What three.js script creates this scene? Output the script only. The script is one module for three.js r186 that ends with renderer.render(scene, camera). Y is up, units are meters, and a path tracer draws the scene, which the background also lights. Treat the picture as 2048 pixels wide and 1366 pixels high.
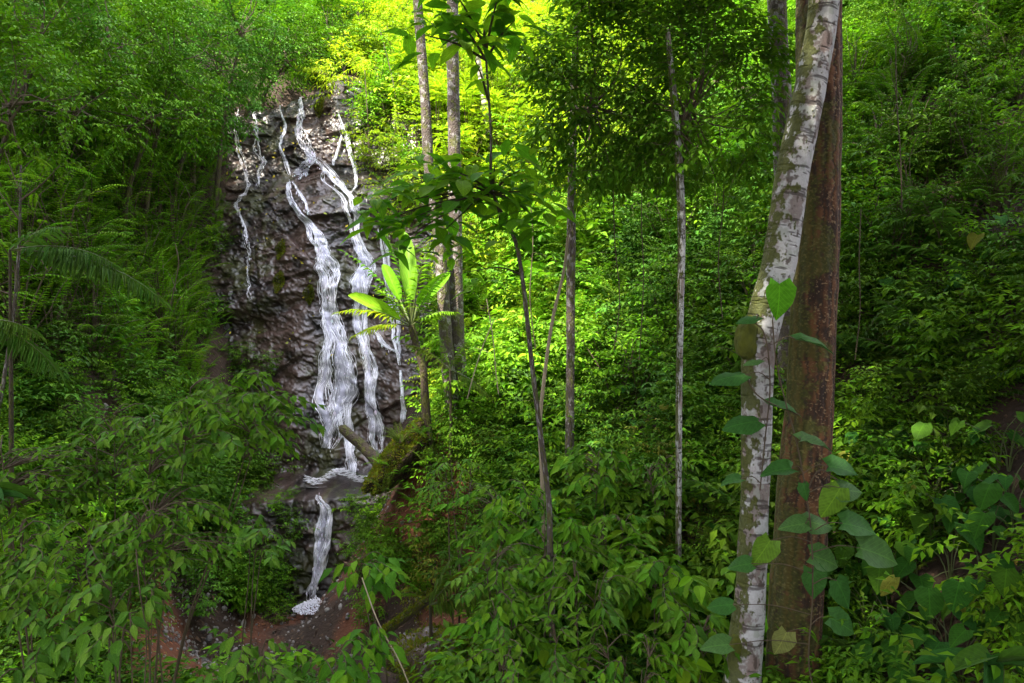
import * as THREE from 'three';

// ---------------------------------------------------------------- camera, sky, sun, exposure
const W = 2048, H = 1366, CY = 6.2, FOV = 50;
const F = H / 2 / Math.tan(FOV * Math.PI / 360);           // focal length in photograph pixels
const scene = new THREE.Scene();
const camera = new THREE.PerspectiveCamera(FOV, W / H, 0.05, 600);
camera.position.set(0, CY, 0);
camera.lookAt(0, CY, -10);
const renderer = new THREE.WebGLRenderer();
renderer.toneMapping = THREE.LinearToneMapping;
renderer.toneMappingExposure = 5.1;
renderer.shadowMap.enabled = true;
{ // evenly clouded sky, three times as bright overhead as at the horizon
  const w = 64, h = 32, data = new Float32Array(w * h * 4);
  for (let j = 0; j < h; j++) for (let i = 0; i < w; i++) {
    const up = Math.max(0, Math.sin(((j + 0.5) / h - 0.5) * Math.PI)), k = (j * w + i) * 4;
    const l = 1.6 * (1 + 2 * up) / 3; data[k] = l * (1 - .1 * up); data[k + 1] = l * (1 - .06 * up); data[k + 2] = l * (1.02 + .1 * up); data[k + 3] = 1;
  }
  const t = new THREE.DataTexture(data, w, h, THREE.RGBAFormat, THREE.FloatType);
  t.mapping = THREE.EquirectangularReflectionMapping; t.magFilter = THREE.LinearFilter; t.needsUpdate = true;
  scene.background = t; scene.environment = t;
}
const SUN = new THREE.Vector3(-0.34, 0.87, 0.36).normalize();
const sun = new THREE.DirectionalLight(new THREE.Color(1, 0.93, 0.78), 5);
sun.position.set(SUN.x * 80 - 2, SUN.y * 80 + 10, SUN.z * 80 - 20);
sun.target.position.set(-2, 10, -20); scene.add(sun, sun.target);
sun.castShadow = true; sun.shadow.radius = 2; sun.shadow.mapSize.set(2048, 2048);
Object.assign(sun.shadow.camera, { left: -40, right: 40, top: 40, bottom: -40, near: 1, far: 200 });

// ---------------------------------------------------------------- helpers: random, noise, pixels
function rng(seed) { let a = seed >>> 0; return () => { a = (a + 0x6D2B79F5) | 0; let t = Math.imul(a ^ (a >>> 15), 1 | a); t = (t + Math.imul(t ^ (t >>> 7), 61 | t)) ^ t; return ((t ^ (t >>> 14)) >>> 0) / 4294967296; }; }
const hash = (x, y, z) => { let n = Math.imul(x, 374761393) + Math.imul(y, 668265263) + Math.imul(z, 2147483647 ^ 1274126177); n = Math.imul(n ^ (n >>> 13), 1274126177); return ((n ^ (n >>> 16)) >>> 0) / 4294967296; };
const sm = (t) => t * t * (3 - 2 * t), mix = (a, b, t) => a + (b - a) * t, clamp = (v, a = 0, b = 1) => Math.min(b, Math.max(a, v));
const sstep = (a, b, x) => sm(clamp((x - a) / (b - a)));
function vnoise(x, y, z) {
  const X = Math.floor(x), Y = Math.floor(y), Z = Math.floor(z), u = sm(x - X), v = sm(y - Y), w = sm(z - Z);
  const e = (a, b, c) => hash(X + a, Y + b, Z + c);
  return mix(mix(mix(e(0, 0, 0), e(1, 0, 0), u), mix(e(0, 1, 0), e(1, 1, 0), u), v), mix(mix(e(0, 0, 1), e(1, 0, 1), u), mix(e(0, 1, 1), e(1, 1, 1), u), v), w);
}
function fbm(x, y, z, o = 4) { let s = 0, a = 0.5, n = 0; for (let i = 0; i < o; i++) { s += a * vnoise(x, y, z); n += a; a *= 0.5; x *= 2.03; y *= 2.03; z *= 2.03; } return s / n; }
const V = (x, y, z) => new THREE.Vector3(x, y, z);
const at = (px, py, d) => V((px - W / 2) / F * d, CY - (py - H / 2) / F * d, -d);     // a point at that depth in metres
const toPx = (p) => [W / 2 + p.x / -p.z * F, H / 2 - (p.y - CY) / -p.z * F];

// ---------------------------------------------------------------- terrain height (thin spline through surveyed points)
const CTRL = [[-5, 12, 0], [-6, 14.5, 0], [-4.5, 16, -.1], [-5, 17.5, -.3], [-5, 20, .8], [-5.5, 24, 6], [-6.5, 27.5, 15], [-6, 31, 19],
  [0, 4, .3], [-4, 6, .2], [-8, 6, .8], [0, 8, .6], [4, 5, 1.3], [0, 0, .3], [-4, 9, 0],
  [-.3, 11, 1.2], [-2.4, 14, .3], [-1.2, 15, 2.6], [-2.2, 16.3, 3.7], [-1.4, 17, 4.8], [2.6, 14, 4], [3.8, 20, 8.7], [-.3, 20, 6], [-.5, 32, 19], [2, 27, 14.5],
  [5.4, 9, 3.4], [2.6, 8.3, .9], [3.3, 9.2, 1.5], [7.2, 12, 6.1], [10.8, 18, 13], [4, 8, 1.5], [8, 6, 4.5], [14, 12, 10], [3, 32, 19.5], [10, 28, 19], [12, 8, 7.5], [-2.3, 21, 6.3], [-4.2, 25, 13], [-3.6, 28, 16.5],
  [-7.6, 12, 3], [-10, 16, 7.5], [-13.5, 20, 14], [-7.9, 16, 3.6], [-10.5, 19.5, 8.4], [-8.1, 18.4, 3.2], [-11.8, 23, 11.8], [-11, 27, 17], [-9, 9, 1.4], [-13, 11, 6], [-16, 16, 12], [-18, 24, 22],
  [-10, 40, 28], [0, 42, 28], [10, 40, 27], [20, 20, 20], [-22, 12, 14]];
const RBF = (() => {
  const n = CTRL.length, N = n + 3, A = [];
  for (let i = 0; i < N; i++) A.push(new Float64Array(N + 1));
  for (let i = 0; i < n; i++) {
    for (let j = 0; j < n; j++) A[i][j] = Math.hypot(CTRL[i][0] - CTRL[j][0], CTRL[i][1] - CTRL[j][1]);
    [1, CTRL[i][0], CTRL[i][1]].forEach((v, k) => { A[i][n + k] = v; A[n + k][i] = v; }); A[i][N] = CTRL[i][2];
  }
  for (let c = 0; c < N; c++) {
    let p = c; for (let r = c + 1; r < N; r++) if (Math.abs(A[r][c]) > Math.abs(A[p][c])) p = r;
    [A[c], A[p]] = [A[p], A[c]];
    for (let r = 0; r < N; r++) if (r !== c) { const f = A[r][c] / A[c][c]; if (f) for (let k = c; k <= N; k++) A[r][k] -= f * A[c][k]; }
  }
  return A.map((row, i) => row[N] / row[i]);
})();
function ground(x, d) {
  const cx = clamp(x, -22, 20), cd = clamp(d, -2, 42), n = CTRL.length;
  let h = RBF[n] + RBF[n + 1] * cx + RBF[n + 2] * cd;
  for (let i = 0; i < n; i++) h += RBF[i] * Math.hypot(cx - CTRL[i][0], cd - CTRL[i][1]);
  h += Math.max(0, Math.abs(x - cx) - 2) * 0.06 + Math.max(0, d - 42) * 0.1;
  return h + (fbm(x * 0.7, d * 0.7, 3, 4) - 0.5) * 0.55;
}
function cast(px, py) { for (let d = 4; d < 70; d += 0.06) { const p = at(px, py, d); if (p.y < ground(p.x, d)) return p; } return at(px, py, 40); }

// ---------------------------------------------------------------- cliff surface: depth as a function of x and y
const PROF = [[-1, 17.0], [0.1, 17.3], [1.2, 17.5], [2.3, 18.1], [2.5, 19.3], [2.75, 19.9], [4.2, 20.5], [5.6, 21.2], [7.2, 21.9], [7.75, 21.85], [9.5, 22.9], [11.2, 23.6], [11.75, 24.3], [13.6, 25.3], [15.2, 26.2], [15.7, 27.4], [16.3, 29]];
const prof = (y) => { if (y <= PROF[0][0]) return PROF[0][1]; for (let i = 1; i < PROF.length; i++) if (y <= PROF[i][0]) { const a = PROF[i - 1], b = PROF[i]; return mix(a[1], b[1], (y - a[0]) / (b[0] - a[0])); } return PROF[PROF.length - 1][1] + (y - 16.3) * 2; };
function blocks(x, y, s, seed) { // faceted stone: nearest cell's own tilted plane
  const u = (x * 0.8 + y * 0.22) / s, v = (y - x * 0.16) / s * 1.5, X = Math.floor(u), Y = Math.floor(v);
  let bd = 9, b2 = 9, bx = 0, by = 0, du = 0, dv = 0;
  for (let i = -1; i <= 1; i++) for (let j = -1; j <= 1; j++) {
    const fx = X + i + hash(X + i, Y + j, seed), fy = Y + j + hash(X + i, Y + j, seed + 7), q = (fx - u) ** 2 + (fy - v) ** 2;
    if (q < bd) { b2 = bd; bd = q; bx = X + i; by = Y + j; du = u - fx; dv = v - fy; } else if (q < b2) b2 = q;
  }
  const edge = Math.sqrt(b2) - Math.sqrt(bd);
  return (hash(bx, by, seed + 13) - 0.5) + (hash(bx, by, seed + 17) - 0.5) * du * 1.3 + (hash(bx, by, seed + 19) - 0.3) * dv * 1.2 + (edge < 0.06 ? (0.06 - edge) * 3 : 0);
}
const mid = (y) => mix(-4.7, -7.2, clamp((y - 2) / 12));
function cliffD(x, y) {
  const wob = (fbm(x * 0.5, y * 0.5, 9, 3) - 0.5) * 0.9, yy = y + (fbm(x * 0.8, 4, 2, 3) - 0.5) * 1.2 * sstep(3.2, 4.5, y) - 0.1 * (x + 5);
  let d = prof(yy) + wob * sstep(0.5, 4, y);
  d += blocks(x, y, 1.9, 1) * 0.22 + blocks(x, y, 0.6, 2) * 0.09 + blocks(x, y, 0.26, 3) * 0.06 + blocks(x, y, 0.12, 4) * 0.035;
  d += (fbm(x * 5, y * 5, 1, 3) - 0.5) * 0.1;
  const m = mid(y);
  return d + 1.2 * sstep(3.6, 5.5, Math.abs(x - m)) * Math.abs(x - m) * 0.25;
}
const cliffFront = (x, y) => Math.min(cliffD(x, y), cliffD(x + .06, y), cliffD(x - .06, y), cliffD(x, y + .06), cliffD(x, y - .06));
function castCliff(px, py) { let d = 22; for (let k = 0; k < 40; k++) { const p = at(px, py, d); d = mix(d, prof(p.y - 0.1 * (p.x + 5)) , 0.5); } for (let k = 0; k < 8; k++) { const p = at(px, py, d); d = mix(d, cliffD(p.x, p.y), 0.4); } return at(px, py, d); }

// ---------------------------------------------------------------- mesh collector
class Geo {
  constructor() { this.p = []; this.i = []; this.c = []; this.u = []; }
  leaf(pr, o, dir, nor, L, wd, col) { // put a leaf shape with its base at o
    const b = this.p.length / 3, P = pr.p;
    let yx = dir.x, yy = dir.y, yz = dir.z, l = Math.hypot(yx, yy, yz) || 1; yx /= l; yy /= l; yz /= l;
    let xx = yy * nor.z - yz * nor.y, xy = yz * nor.x - yx * nor.z, xz = yx * nor.y - yy * nor.x; l = Math.hypot(xx, xy, xz);
    if (l < 1e-4) { xx = 1; xy = 0; xz = 0; l = 1; } xx /= l; xy /= l; xz /= l;
    const zx = xy * yz - xz * yy, zy = xz * yx - xx * yz, zz = xx * yy - xy * yx, w = L * wd;
    for (let k = 0; k < P.length; k += 3) {
      const a = P[k] * w, c = P[k + 1] * L, e = P[k + 2] * L;
      this.p.push(o.x + xx * a + yx * c + zx * e, o.y + xy * a + yy * c + zy * e, o.z + xz * a + yz * c + zz * e);
      this.c.push(col[0], col[1], col[2]); this.u.push(pr.u[k / 3 * 2], pr.u[k / 3 * 2 + 1]);
    }
    for (const q of pr.i) this.i.push(q + b);
  }
  tube(pts, rad, seg = 6, col = [1, 1, 1], lump = 0, seed = 1) { // pts: Vector3[], rad: number[] ; uv u = turn, v = metres
    const b = this.p.length / 3, n = pts.length; let up = V(0.3, 0.2, 1).normalize(), len = 0;
    for (let k = 0; k < n; k++) {
      const t = V(0, 0, 0).subVectors(pts[Math.min(n - 1, k + 1)], pts[Math.max(0, k - 1)]).normalize();
      if (k) len += pts[k].distanceTo(pts[k - 1]);
      let x = V(0, 0, 0).crossVectors(up, t); if (x.lengthSq() < 1e-6) x = V(1, 0, 0).cross(t); x.normalize(); const y = V(0, 0, 0).crossVectors(t, x); up = V(0, 0, 0).crossVectors(t, x).negate().negate();
      for (let s = 0; s <= seg; s++) {
        const a = s / seg * Math.PI * 2, ca = Math.cos(a), sa = Math.sin(a);
        let r = rad[k]; if (lump) r *= 1 + lump * (fbm(ca * 1.6 + seed, sa * 1.6, len * 2.2 + seed, 3) - 0.5) * 2;
        this.p.push(pts[k].x + (x.x * ca + y.x * sa) * r, pts[k].y + (x.y * ca + y.y * sa) * r, pts[k].z + (x.z * ca + y.z * sa) * r);
        this.c.push(col[0], col[1], col[2]); this.u.push(s / seg, len);
      }
    }
    const m = seg + 1;
    for (let k = 0; k < n - 1; k++) for (let s = 0; s < seg; s++) { const q = b + k * m + s; this.i.push(q, q + 1, q + m, q + 1, q + m + 1, q + m); }
  }
  build(normals) {
    const g = new THREE.BufferGeometry();
    g.setAttribute('position', new THREE.Float32BufferAttribute(this.p, 3)); g.setAttribute('color', new THREE.Float32BufferAttribute(this.c, 3));
    g.setAttribute('uv', new THREE.Float32BufferAttribute(this.u, 2)); g.setIndex(this.i);
    if (normals) g.computeVertexNormals();
    return g;
  }
}
const spline = (pts, n) => new THREE.CatmullRomCurve3(pts).getPoints(n);

// ---------------------------------------------------------------- leaf shapes: length 1 along y, width 1 across x, upper side z
function leafShape(outline, { fold = 0.18, droop = 0.15, wave = 0, seed = 1, notch = 0 } = {}) {
  const p = [], i = [], u = [], n = outline.length;
  outline.forEach(([y, w], k) => {
    const dz = -droop * y * y, f = fold * w * 0.5, wv = wave * (hash(k, 3, seed) - 0.5), wv2 = wave * (hash(k, 5, seed) - 0.5);
    p.push(-w / 2, y - (k === 0 ? notch : 0), dz + f + wv, 0, k === 0 ? 0 : y, dz, w / 2, y - (k === 0 ? notch : 0), dz + f + wv2); u.push(0.5 - w / 2, y, 0.5, y, 0.5 + w / 2, y);
  });
  for (let k = 0; k < n - 1; k++) { const a = k * 3; i.push(a, a + 1, a + 4, a, a + 4, a + 3, a + 1, a + 2, a + 5, a + 1, a + 5, a + 4); }
  return { p, i, u };
}
const LF = {
  tiny: { p: [0, 0, 0, -.5, .4, .06, .5, .4, .06, 0, 1, -.1], i: [0, 2, 1, 1, 2, 3], u: [.5, 0, 0, .4, 1, .4, .5, 1] },
  oval: { p: [0, 0, 0, -.5, .42, .08, 0, .45, -.03, .5, .42, .08, 0, 1, -.16], i: [0, 2, 1, 0, 3, 2, 1, 2, 4, 2, 3, 4], u: [.5, 0, 0, .42, .5, .45, 1, .42, .5, 1] },
  lance: { p: [0, 0, 0, -.5, .5, .05, 0, .5, -.05, .5, .5, .05, 0, 1, -.2], i: [0, 2, 1, 0, 3, 2, 1, 2, 4, 2, 3, 4], u: [.5, 0, 0, .42, .5, .45, 1, .42, .5, 1] },
  ovate: leafShape([[0, .06], [.12, .55], [.32, .98], [.55, .92], [.78, .5], [.92, .18], [1, .02]], { fold: .2, droop: .22 }),
  wavy: leafShape([[0, .06], [.14, .6], [.34, 1], [.56, .86], [.78, .46], [1, .02]], { fold: .1, droop: .4, wave: .06, seed: 4 }),
  broad: leafShape([[0, .04], [.1, .35], [.28, .7], [.5, .95], [.68, 1], [.82, .74], [.93, .34], [1, .02]], { fold: .16, droop: .3, wave: .04, seed: 8 }),
  heart: leafShape([[0, .62], [.02, .8], [.14, 1], [.34, .98], [.56, .8], [.76, .5], [.9, .24], [1, .02]], { fold: .24, droop: .3, wave: .09, seed: 2, notch: .16 }),
  heart2: leafShape([[0, .5], [.03, .76], [.16, .98], [.36, 1], [.58, .84], [.76, .58], [.92, .25], [1, .02]], { fold: -.1, droop: .2, wave: .1, seed: 5, notch: .12 }),
  strap: leafShape([[0, .3], [.1, .7], [.3, 1], [.5, 1], [.7, .92], [.85, .68], [.95, .36], [1, .05]], { fold: .3, droop: .25, wave: .03, seed: 3 }),
};
function protoGeo(pr) { const g = new THREE.BufferGeometry(); g.setAttribute('position', new THREE.Float32BufferAttribute(pr.p, 3)); g.setAttribute('uv', new THREE.Float32BufferAttribute(pr.u, 2)); g.setIndex([...pr.i]); g.computeVertexNormals(); return g; }
const LG = Object.fromEntries(Object.entries(LF).map(([k, v]) => [k, protoGeo(v)]));

// ---------------------------------------------------------------- textures and materials
function tex(w, h, fn, srgb = false, rx = 1, ry = 1) {
  const data = new Uint8Array(w * h * 4);
  for (let j = 0; j < h; j++) for (let i = 0; i < w; i++) { const c = fn(i / w, j / h), k = (j * w + i) * 4; for (let q = 0; q < 3; q++) { const v = clamp(c[q]); data[k + q] = 255 * (srgb ? (v <= 0.0031308 ? v * 12.92 : 1.055 * v ** (1 / 2.4) - 0.055) : v); } data[k + 3] = 255; }
  const t = new THREE.DataTexture(data, w, h); t.wrapS = t.wrapT = THREE.RepeatWrapping; t.magFilter = t.minFilter = THREE.LinearFilter; t.repeat.set(rx, ry);
  if (srgb) t.colorSpace = THREE.SRGBColorSpace; t.needsUpdate = true; return t;
}
const lerp3 = (a, b, t) => [mix(a[0], b[0], t), mix(a[1], b[1], t), mix(a[2], b[2], t)];
const tileN = (s, o, seed) => { const per = (x, y) => { let a = 0, amp = .5, f = s, n = 0; for (let k = 0; k < o; k++) { const X = x * f, Y = y * f, i = Math.floor(X), j = Math.floor(Y), u = sm(X - i), v = sm(Y - j), m = (q) => ((q % f) + f) % f; a += amp * mix(mix(hash(m(i), m(j), seed + k), hash(m(i + 1), m(j), seed + k), u), mix(hash(m(i), m(j + 1), seed + k), hash(m(i + 1), m(j + 1), seed + k), u), v); n += amp; amp *= .55; f *= 2; } return a / n; }; return per; };
const std = (o) => new THREE.MeshStandardMaterial({ roughness: 0.9, ...o });
const col = (r, g, b) => new THREE.Color().setRGB(r, g, b);
function leafMat(r, g, b, { t = 0.28, coat = 0.04, cr = 0.35, map, vc = true } = {}) {
  return new THREE.MeshPhysicalMaterial({ color: col(r, g, b), vertexColors: vc, roughness: 0.92, specularIntensity: 0.15, transmission: t, thickness: 0, clearcoat: coat, clearcoatRoughness: cr, side: THREE.DoubleSide, map: map ?? null });
}
const veins = tex(128, 256, (u, v) => {
  const x = Math.abs(u - 0.5), m = x < 0.022 ? 1 : 0, s = Math.abs(((v - x * 0.9) * 8 % 1 + 1) % 1 - 0.5) < 0.075 ? 0.75 : 0, n = fbm(u * 9, v * 18, 2, 3), fleck = fbm(u * 40, v * 60, 8, 2) > 0.72 ? 0.25 : 0;
  const k = Math.max(m, s * (1 - x)); return lerp3([0.48 + n * .36, 0.48 + n * .36, 0.46 + n * .36], [1, 1, .8], Math.max(k, fleck * .5));
}, true);
const rockN = tileN(6, 7, 11), rockN2 = tileN(18, 5, 31), rockN3 = tileN(3, 4, 51);
const rockMap = tex(1024, 1024, (u, v) => {
  const a = rockN(u, v), b = rockN2(u, v), c = rockN3(u, v);
  let k = lerp3([.01, .007, .0068], [.068, .044, .037], sstep(.3, .72, a * .55 + b * .45));
  k = lerp3(k, [.11, .066, .05], sstep(.55, .72, c) * .45); k = lerp3(k, [.13, .112, .112], sstep(.66, .74, b) * .6);
  return lerp3(k, [.05, .055, .012], sstep(.62, .72, rockN3(u + .37, v + .21) * .7 + b * .3) * .6);
}, true, 1 / 3.2, 1 / 3.2);
const rockBump = tex(1024, 1024, (u, v) => { const a = rockN(u, v), b = rockN2(u, v); const q = a * .6 + b * .4; return [q, q, q]; }, false, 1 / 3.2, 1 / 3.2);
const soilN = tileN(8, 6, 71), soilN2 = tileN(40, 3, 91);
const soilMap = tex(512, 512, (u, v) => { const a = soilN(u, v), b = soilN2(u, v); return lerp3(lerp3([.018, .011, .007], [.06, .034, .02], a), [.12, .075, .042], sstep(.68, .8, b) * .8); }, true, 1 / 2.4, 1 / 2.4);
const soilBump = tex(512, 512, (u, v) => { const q = soilN(u, v) * .5 + soilN2(u, v) * .5; return [q, q, q]; }, false, 1 / 2.4, 1 / 2.4);
function bark(seed, fn, vs = 3) { // colour and relief wrapped round a trunk; v repeats every vs metres
  const P = (u, v, s, o, k, e = 1) => fbm(Math.cos(u * 6.2832) * s + k * 7, Math.sin(u * 6.2832) * s, v * s * e * 4.5 + seed, o);
  const m = tex(192, 1024, (u, v) => fn(u, v * vs, P).c, true, 1, 1 / vs), b = tex(192, 1024, (u, v) => { const q = fn(u, v * vs, P).h; return [q, q, q]; }, false, 1, 1 / vs);
  return std({ map: m, bumpMap: b, bumpScale: 0.03, roughness: 0.88 });
}
const MOSSU = 0.57;                                        // turn of the trunk on which the moss coat grows
const MOSS = [.095, .105, .008], MOSSD = [.028, .036, .005];
const M = {
  rock: std({ map: rockMap, bumpMap: rockBump, bumpScale: 0.065, roughness: 0.34 }),
  soil: std({ map: soilMap, bumpMap: soilBump, bumpScale: 0.05, roughness: 0.95 }),
  earth: std({ map: soilMap, bumpMap: soilBump, bumpScale: 0.04, color: col(2.3, 1.25, .75), roughness: 0.85 }),
  white: bark(3, (u, v, P) => { // grey bark with white lichen blotches and an olive moss coat on one side
    const f = P(u, v, 7, 3, 2), ff = P(u, v, 16, 2, 9), n = P(u, v, .9, 5, 1) + (f - .5) * .22, side = Math.cos((u - MOSSU) * 6.2832), ring = P(u, v, .7, 3, 3, 9);
    let c = lerp3([.15, .12, .115], [.33, .28, .265], f * .6 + ff * .4); c = lerp3(c, [.3, .2, .18], sstep(.55, .7, P(u, v, 1.6, 3, 11)) * .5);
    c = lerp3(c, [.56, .56, .58], sstep(.41, .54, n) * (.55 + .45 * ff)); c = lerp3(c, [.36, .38, .34], sstep(.58, .64, P(u, v, 2.4, 3, 12)) * .7);
    c = lerp3(c, [.05, .04, .036], sstep(.6, .68, ring) * .75); c = lerp3(c, [.08, .055, .045], sstep(.6, .7, P(u, v, 3, 4, 7)) * .85);
    const ms = side * .55 + (P(u, v, 2, 5, 4) - .5) * 1.7 + (f - .5) * .8, k = sstep(.1, .3, ms); c = lerp3(c, lerp3(MOSSD, MOSS, f * .5 + ff * .6), k * .95);
    return { c, h: .4 + k * .5 * f + sstep(.41, .54, n) * .1 + ff * .12 - sstep(.6, .68, ring) * .35 };
  }, 7),
  brown: bark(9, (u, v, P) => {
    const f = P(u, v, 5, 4, 1, .12) * .7 + P(u, v, 3, 3, 8) * .3, g = P(u, v, 11, 3, 2), s = Math.abs(Math.sin(u * 44 + P(u, v, 2, 3, 6) * 2.6 + P(u, v, 9, 2, 13) * 1.2)), side = Math.cos((u - MOSSU) * 6.2832);
    let c = lerp3([.028, .013, .008], [.16, .066, .025], sstep(.3, .7, f)); c = lerp3(c, [.025, .016, .012], s < .4 ? .75 : 0); if (g > .66) c = lerp3(c, [.3, .2, .11], .7);
    const k = sstep(.35, .55, P(u, v, 1.1, 4, 4) + (g - .5) * .4 + side * .2 - .1); c = lerp3(c, lerp3(MOSSD, MOSS, g), k * .7); return { c, h: s * .5 + f * .4 + g * .2 };
  }, 6),
  lichen: bark(21, (u, v, P) => {
    const n = P(u, v, 1.8, 4, 1), f = P(u, v, 8, 3, 2); let c = lerp3([.05, .04, .035], [.14, .105, .09], f);
    if (n > .6) c = lerp3(c, [.3, .28, .28], sstep(.6, .64, n) * .8); const k = sstep(.55, .62, P(u, v, 2.2, 3, 4)); c = lerp3(c, MOSS, k * .7); return { c, h: f };
  }, 4),
  dark: bark(33, (u, v, P) => { const f = P(u, v, 7, 3, 2); const k = sstep(.5, .6, P(u, v, 2, 3, 4)); return { c: lerp3(lerp3([.03, .022, .015], [.1, .07, .045], f), MOSS, k * .6), h: f }; }, 3),
  palmbark: bark(41, (u, v, P) => { const r = Math.abs(Math.sin(v * 16)); return { c: lerp3([.2, .16, .11], [.5, .44, .36], r * .6 + P(u, v, 6, 2, 1) * .5), h: r }; }, 2),
  green: std({ color: col(.07, .09, .02), roughness: .6 }),
  twig: std({ color: col(.085, .06, .035), roughness: .85 }),
  palewood: std({ color: col(.3, .24, .16), roughness: .85 }),
  moss: std({ vertexColors: true, color: col(1, 1, 1), roughness: 1 }),
};
const LM = { // leaf materials by species, but bright and lime hold the sunlit glow in their colour; the vertex colours carry each leaf's own tint
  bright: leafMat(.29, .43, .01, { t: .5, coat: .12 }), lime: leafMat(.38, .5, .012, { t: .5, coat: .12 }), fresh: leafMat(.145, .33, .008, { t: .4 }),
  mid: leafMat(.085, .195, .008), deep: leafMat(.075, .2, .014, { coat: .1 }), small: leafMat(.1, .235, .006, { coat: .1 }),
  olive: leafMat(.15, .18, .02), canopy: leafMat(.06, .12, .01, { t: .35 }), fern: leafMat(.12, .19, .015, { coat: .1 }), palm: leafMat(.08, .18, .02, { coat: .1, cr: .3 }),
};
const single = (r, g, b, o) => leafMat(r, g, b, { vc: false, map: veins, ...o });
const SM = { // materials of leaves that are meshes of their own
  sap: [single(.13, .31, .022, { coat: .14 }), single(.1, .26, .02, { coat: .14 }), single(.18, .36, .03, { coat: .14 }), single(.08, .22, .02, { coat: .14 })],
  vivid: [single(.2, .5, .012, { t: .5 }), single(.28, .56, .015, { t: .5 }), single(.13, .4, .012, { t: .5 })],
  sapling: [single(.12, .33, .012), single(.09, .27, .015), single(.18, .38, .015), single(.07, .22, .015)],
  aroid: [single(.05, .17, .014), single(.04, .15, .014), single(.075, .19, .012), single(.045, .17, .025)],
  vine: [single(.075, .22, .045, { coat: .2 }), single(.1, .23, .055, { coat: .2 }), single(.06, .2, .035, { coat: .2 })],
  vinebright: single(.15, .5, .02, { t: .5 }), vinepale: single(.3, .33, .1), vineyellow: single(.3, .32, .04),  // vinebright is a brighter, more translucent green for a single vine leaf
  banana: single(.24, .52, .03, { t: .5, coat: .3 }), yellow: single(.62, .5, .04), orange: single(.5, .24, .06),
};

// ---------------------------------------------------------------- scene bookkeeping
const taken = {};
const numbered = (n) => { const k = taken[n] = (taken[n] ?? -1) + 1; return k ? `${n}_${String(k).padStart(3, '0')}` : n; };
function mesh(name, geo, mat, parent) { const m = new THREE.Mesh(geo, mat); m.name = name; m.castShadow = m.receiveShadow = true; if (name === 'branch') m.userData.kind = 'stuff'; parent.add(m); return m; }
function tag(o, label, category, group, kind) { o.userData.label = label; if (category) o.userData.category = category; if (group) o.userData.group = group; if (kind) o.userData.kind = kind; return o; }
function thing(name, label, category, p, group) { const o = new THREE.Group(); o.name = numbered(name); o.position.copy(p); scene.add(o); return tag(o, label, category, group); }
function stuff(name, geo, mat, mats, label, category, tints) {
  const m = new THREE.InstancedMesh(geo, mat, mats.length); m.name = numbered(name); mats.forEach((q, i) => m.setMatrixAt(i, q)); if (tints) tints.forEach((c, i) => m.setColorAt(i, c));
  m.castShadow = m.receiveShadow = true; scene.add(m); return tag(m, label, category, null, 'stuff');
}
const mat4 = (p, ry, s, tilt = 0, ax = 0) => new THREE.Matrix4().compose(p, new THREE.Quaternion().setFromEuler(new THREE.Euler(tilt, ry, ax, 'YXZ')), V(s, s, s));
const UPV = V(0, 1, 0);
function tint(r, spread = .35) { const b = 1 + (r() - .5) * 2 * spread, y = (r() - .5) * .35; return [b * (1 + y), b, b * (1 - y * .5)]; }
const dirOf = (r, el0, el1) => { const a = r() * 6.2832, e = mix(el0, el1, r()); return V(Math.cos(a) * Math.cos(e), Math.sin(e), Math.sin(a) * Math.cos(e)); };
const jit = (r, k) => V((r() - .5) * k, (r() - .5) * k, (r() - .5) * k);

// a twig with leaves on both sides; returns its points
function spray(g, wood, r, p, dir, len, n, pr, L, wd, { droop = .35, spread = 1, wr = .006, tn = null, up = UPV } = {}) {
  const pts = [p.clone()], d = dir.clone().normalize(), k = 4; let q = p.clone();
  for (let i = 0; i < k; i++) { q = q.clone().addScaledVector(d, len / k); pts.push(q); d.y -= droop / k; d.normalize(); }
  if (wood) wood.tube(pts, pts.map((_, i) => wr * (1 - i / (k + 1))), 4);
  for (let i = 0; i < n; i++) {
    const f = (i + .6) / n, s = clamp(f * k, 0, k - .001), a = Math.floor(s), o = pts[a].clone().lerp(pts[a + 1], s - a), ax = pts[a + 1].clone().sub(pts[a]).normalize();
    const side = V(0, 0, 0).crossVectors(ax, up).normalize().multiplyScalar(i % 2 ? 1 : -1), last = i >= n - 1;
    const ld = ax.clone().multiplyScalar(last ? 1 : .55).addScaledVector(side, last ? .1 : spread * (.6 + r() * .4)).add(jit(r, .5)); ld.y -= .15 + r() * .35;
    g.leaf(pr, o, ld, up.clone().add(jit(r, .9)), L * (.7 + r() * .5), wd * (.85 + r() * .3), tn ?? tint(r));
  }
  return pts;
}
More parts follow.
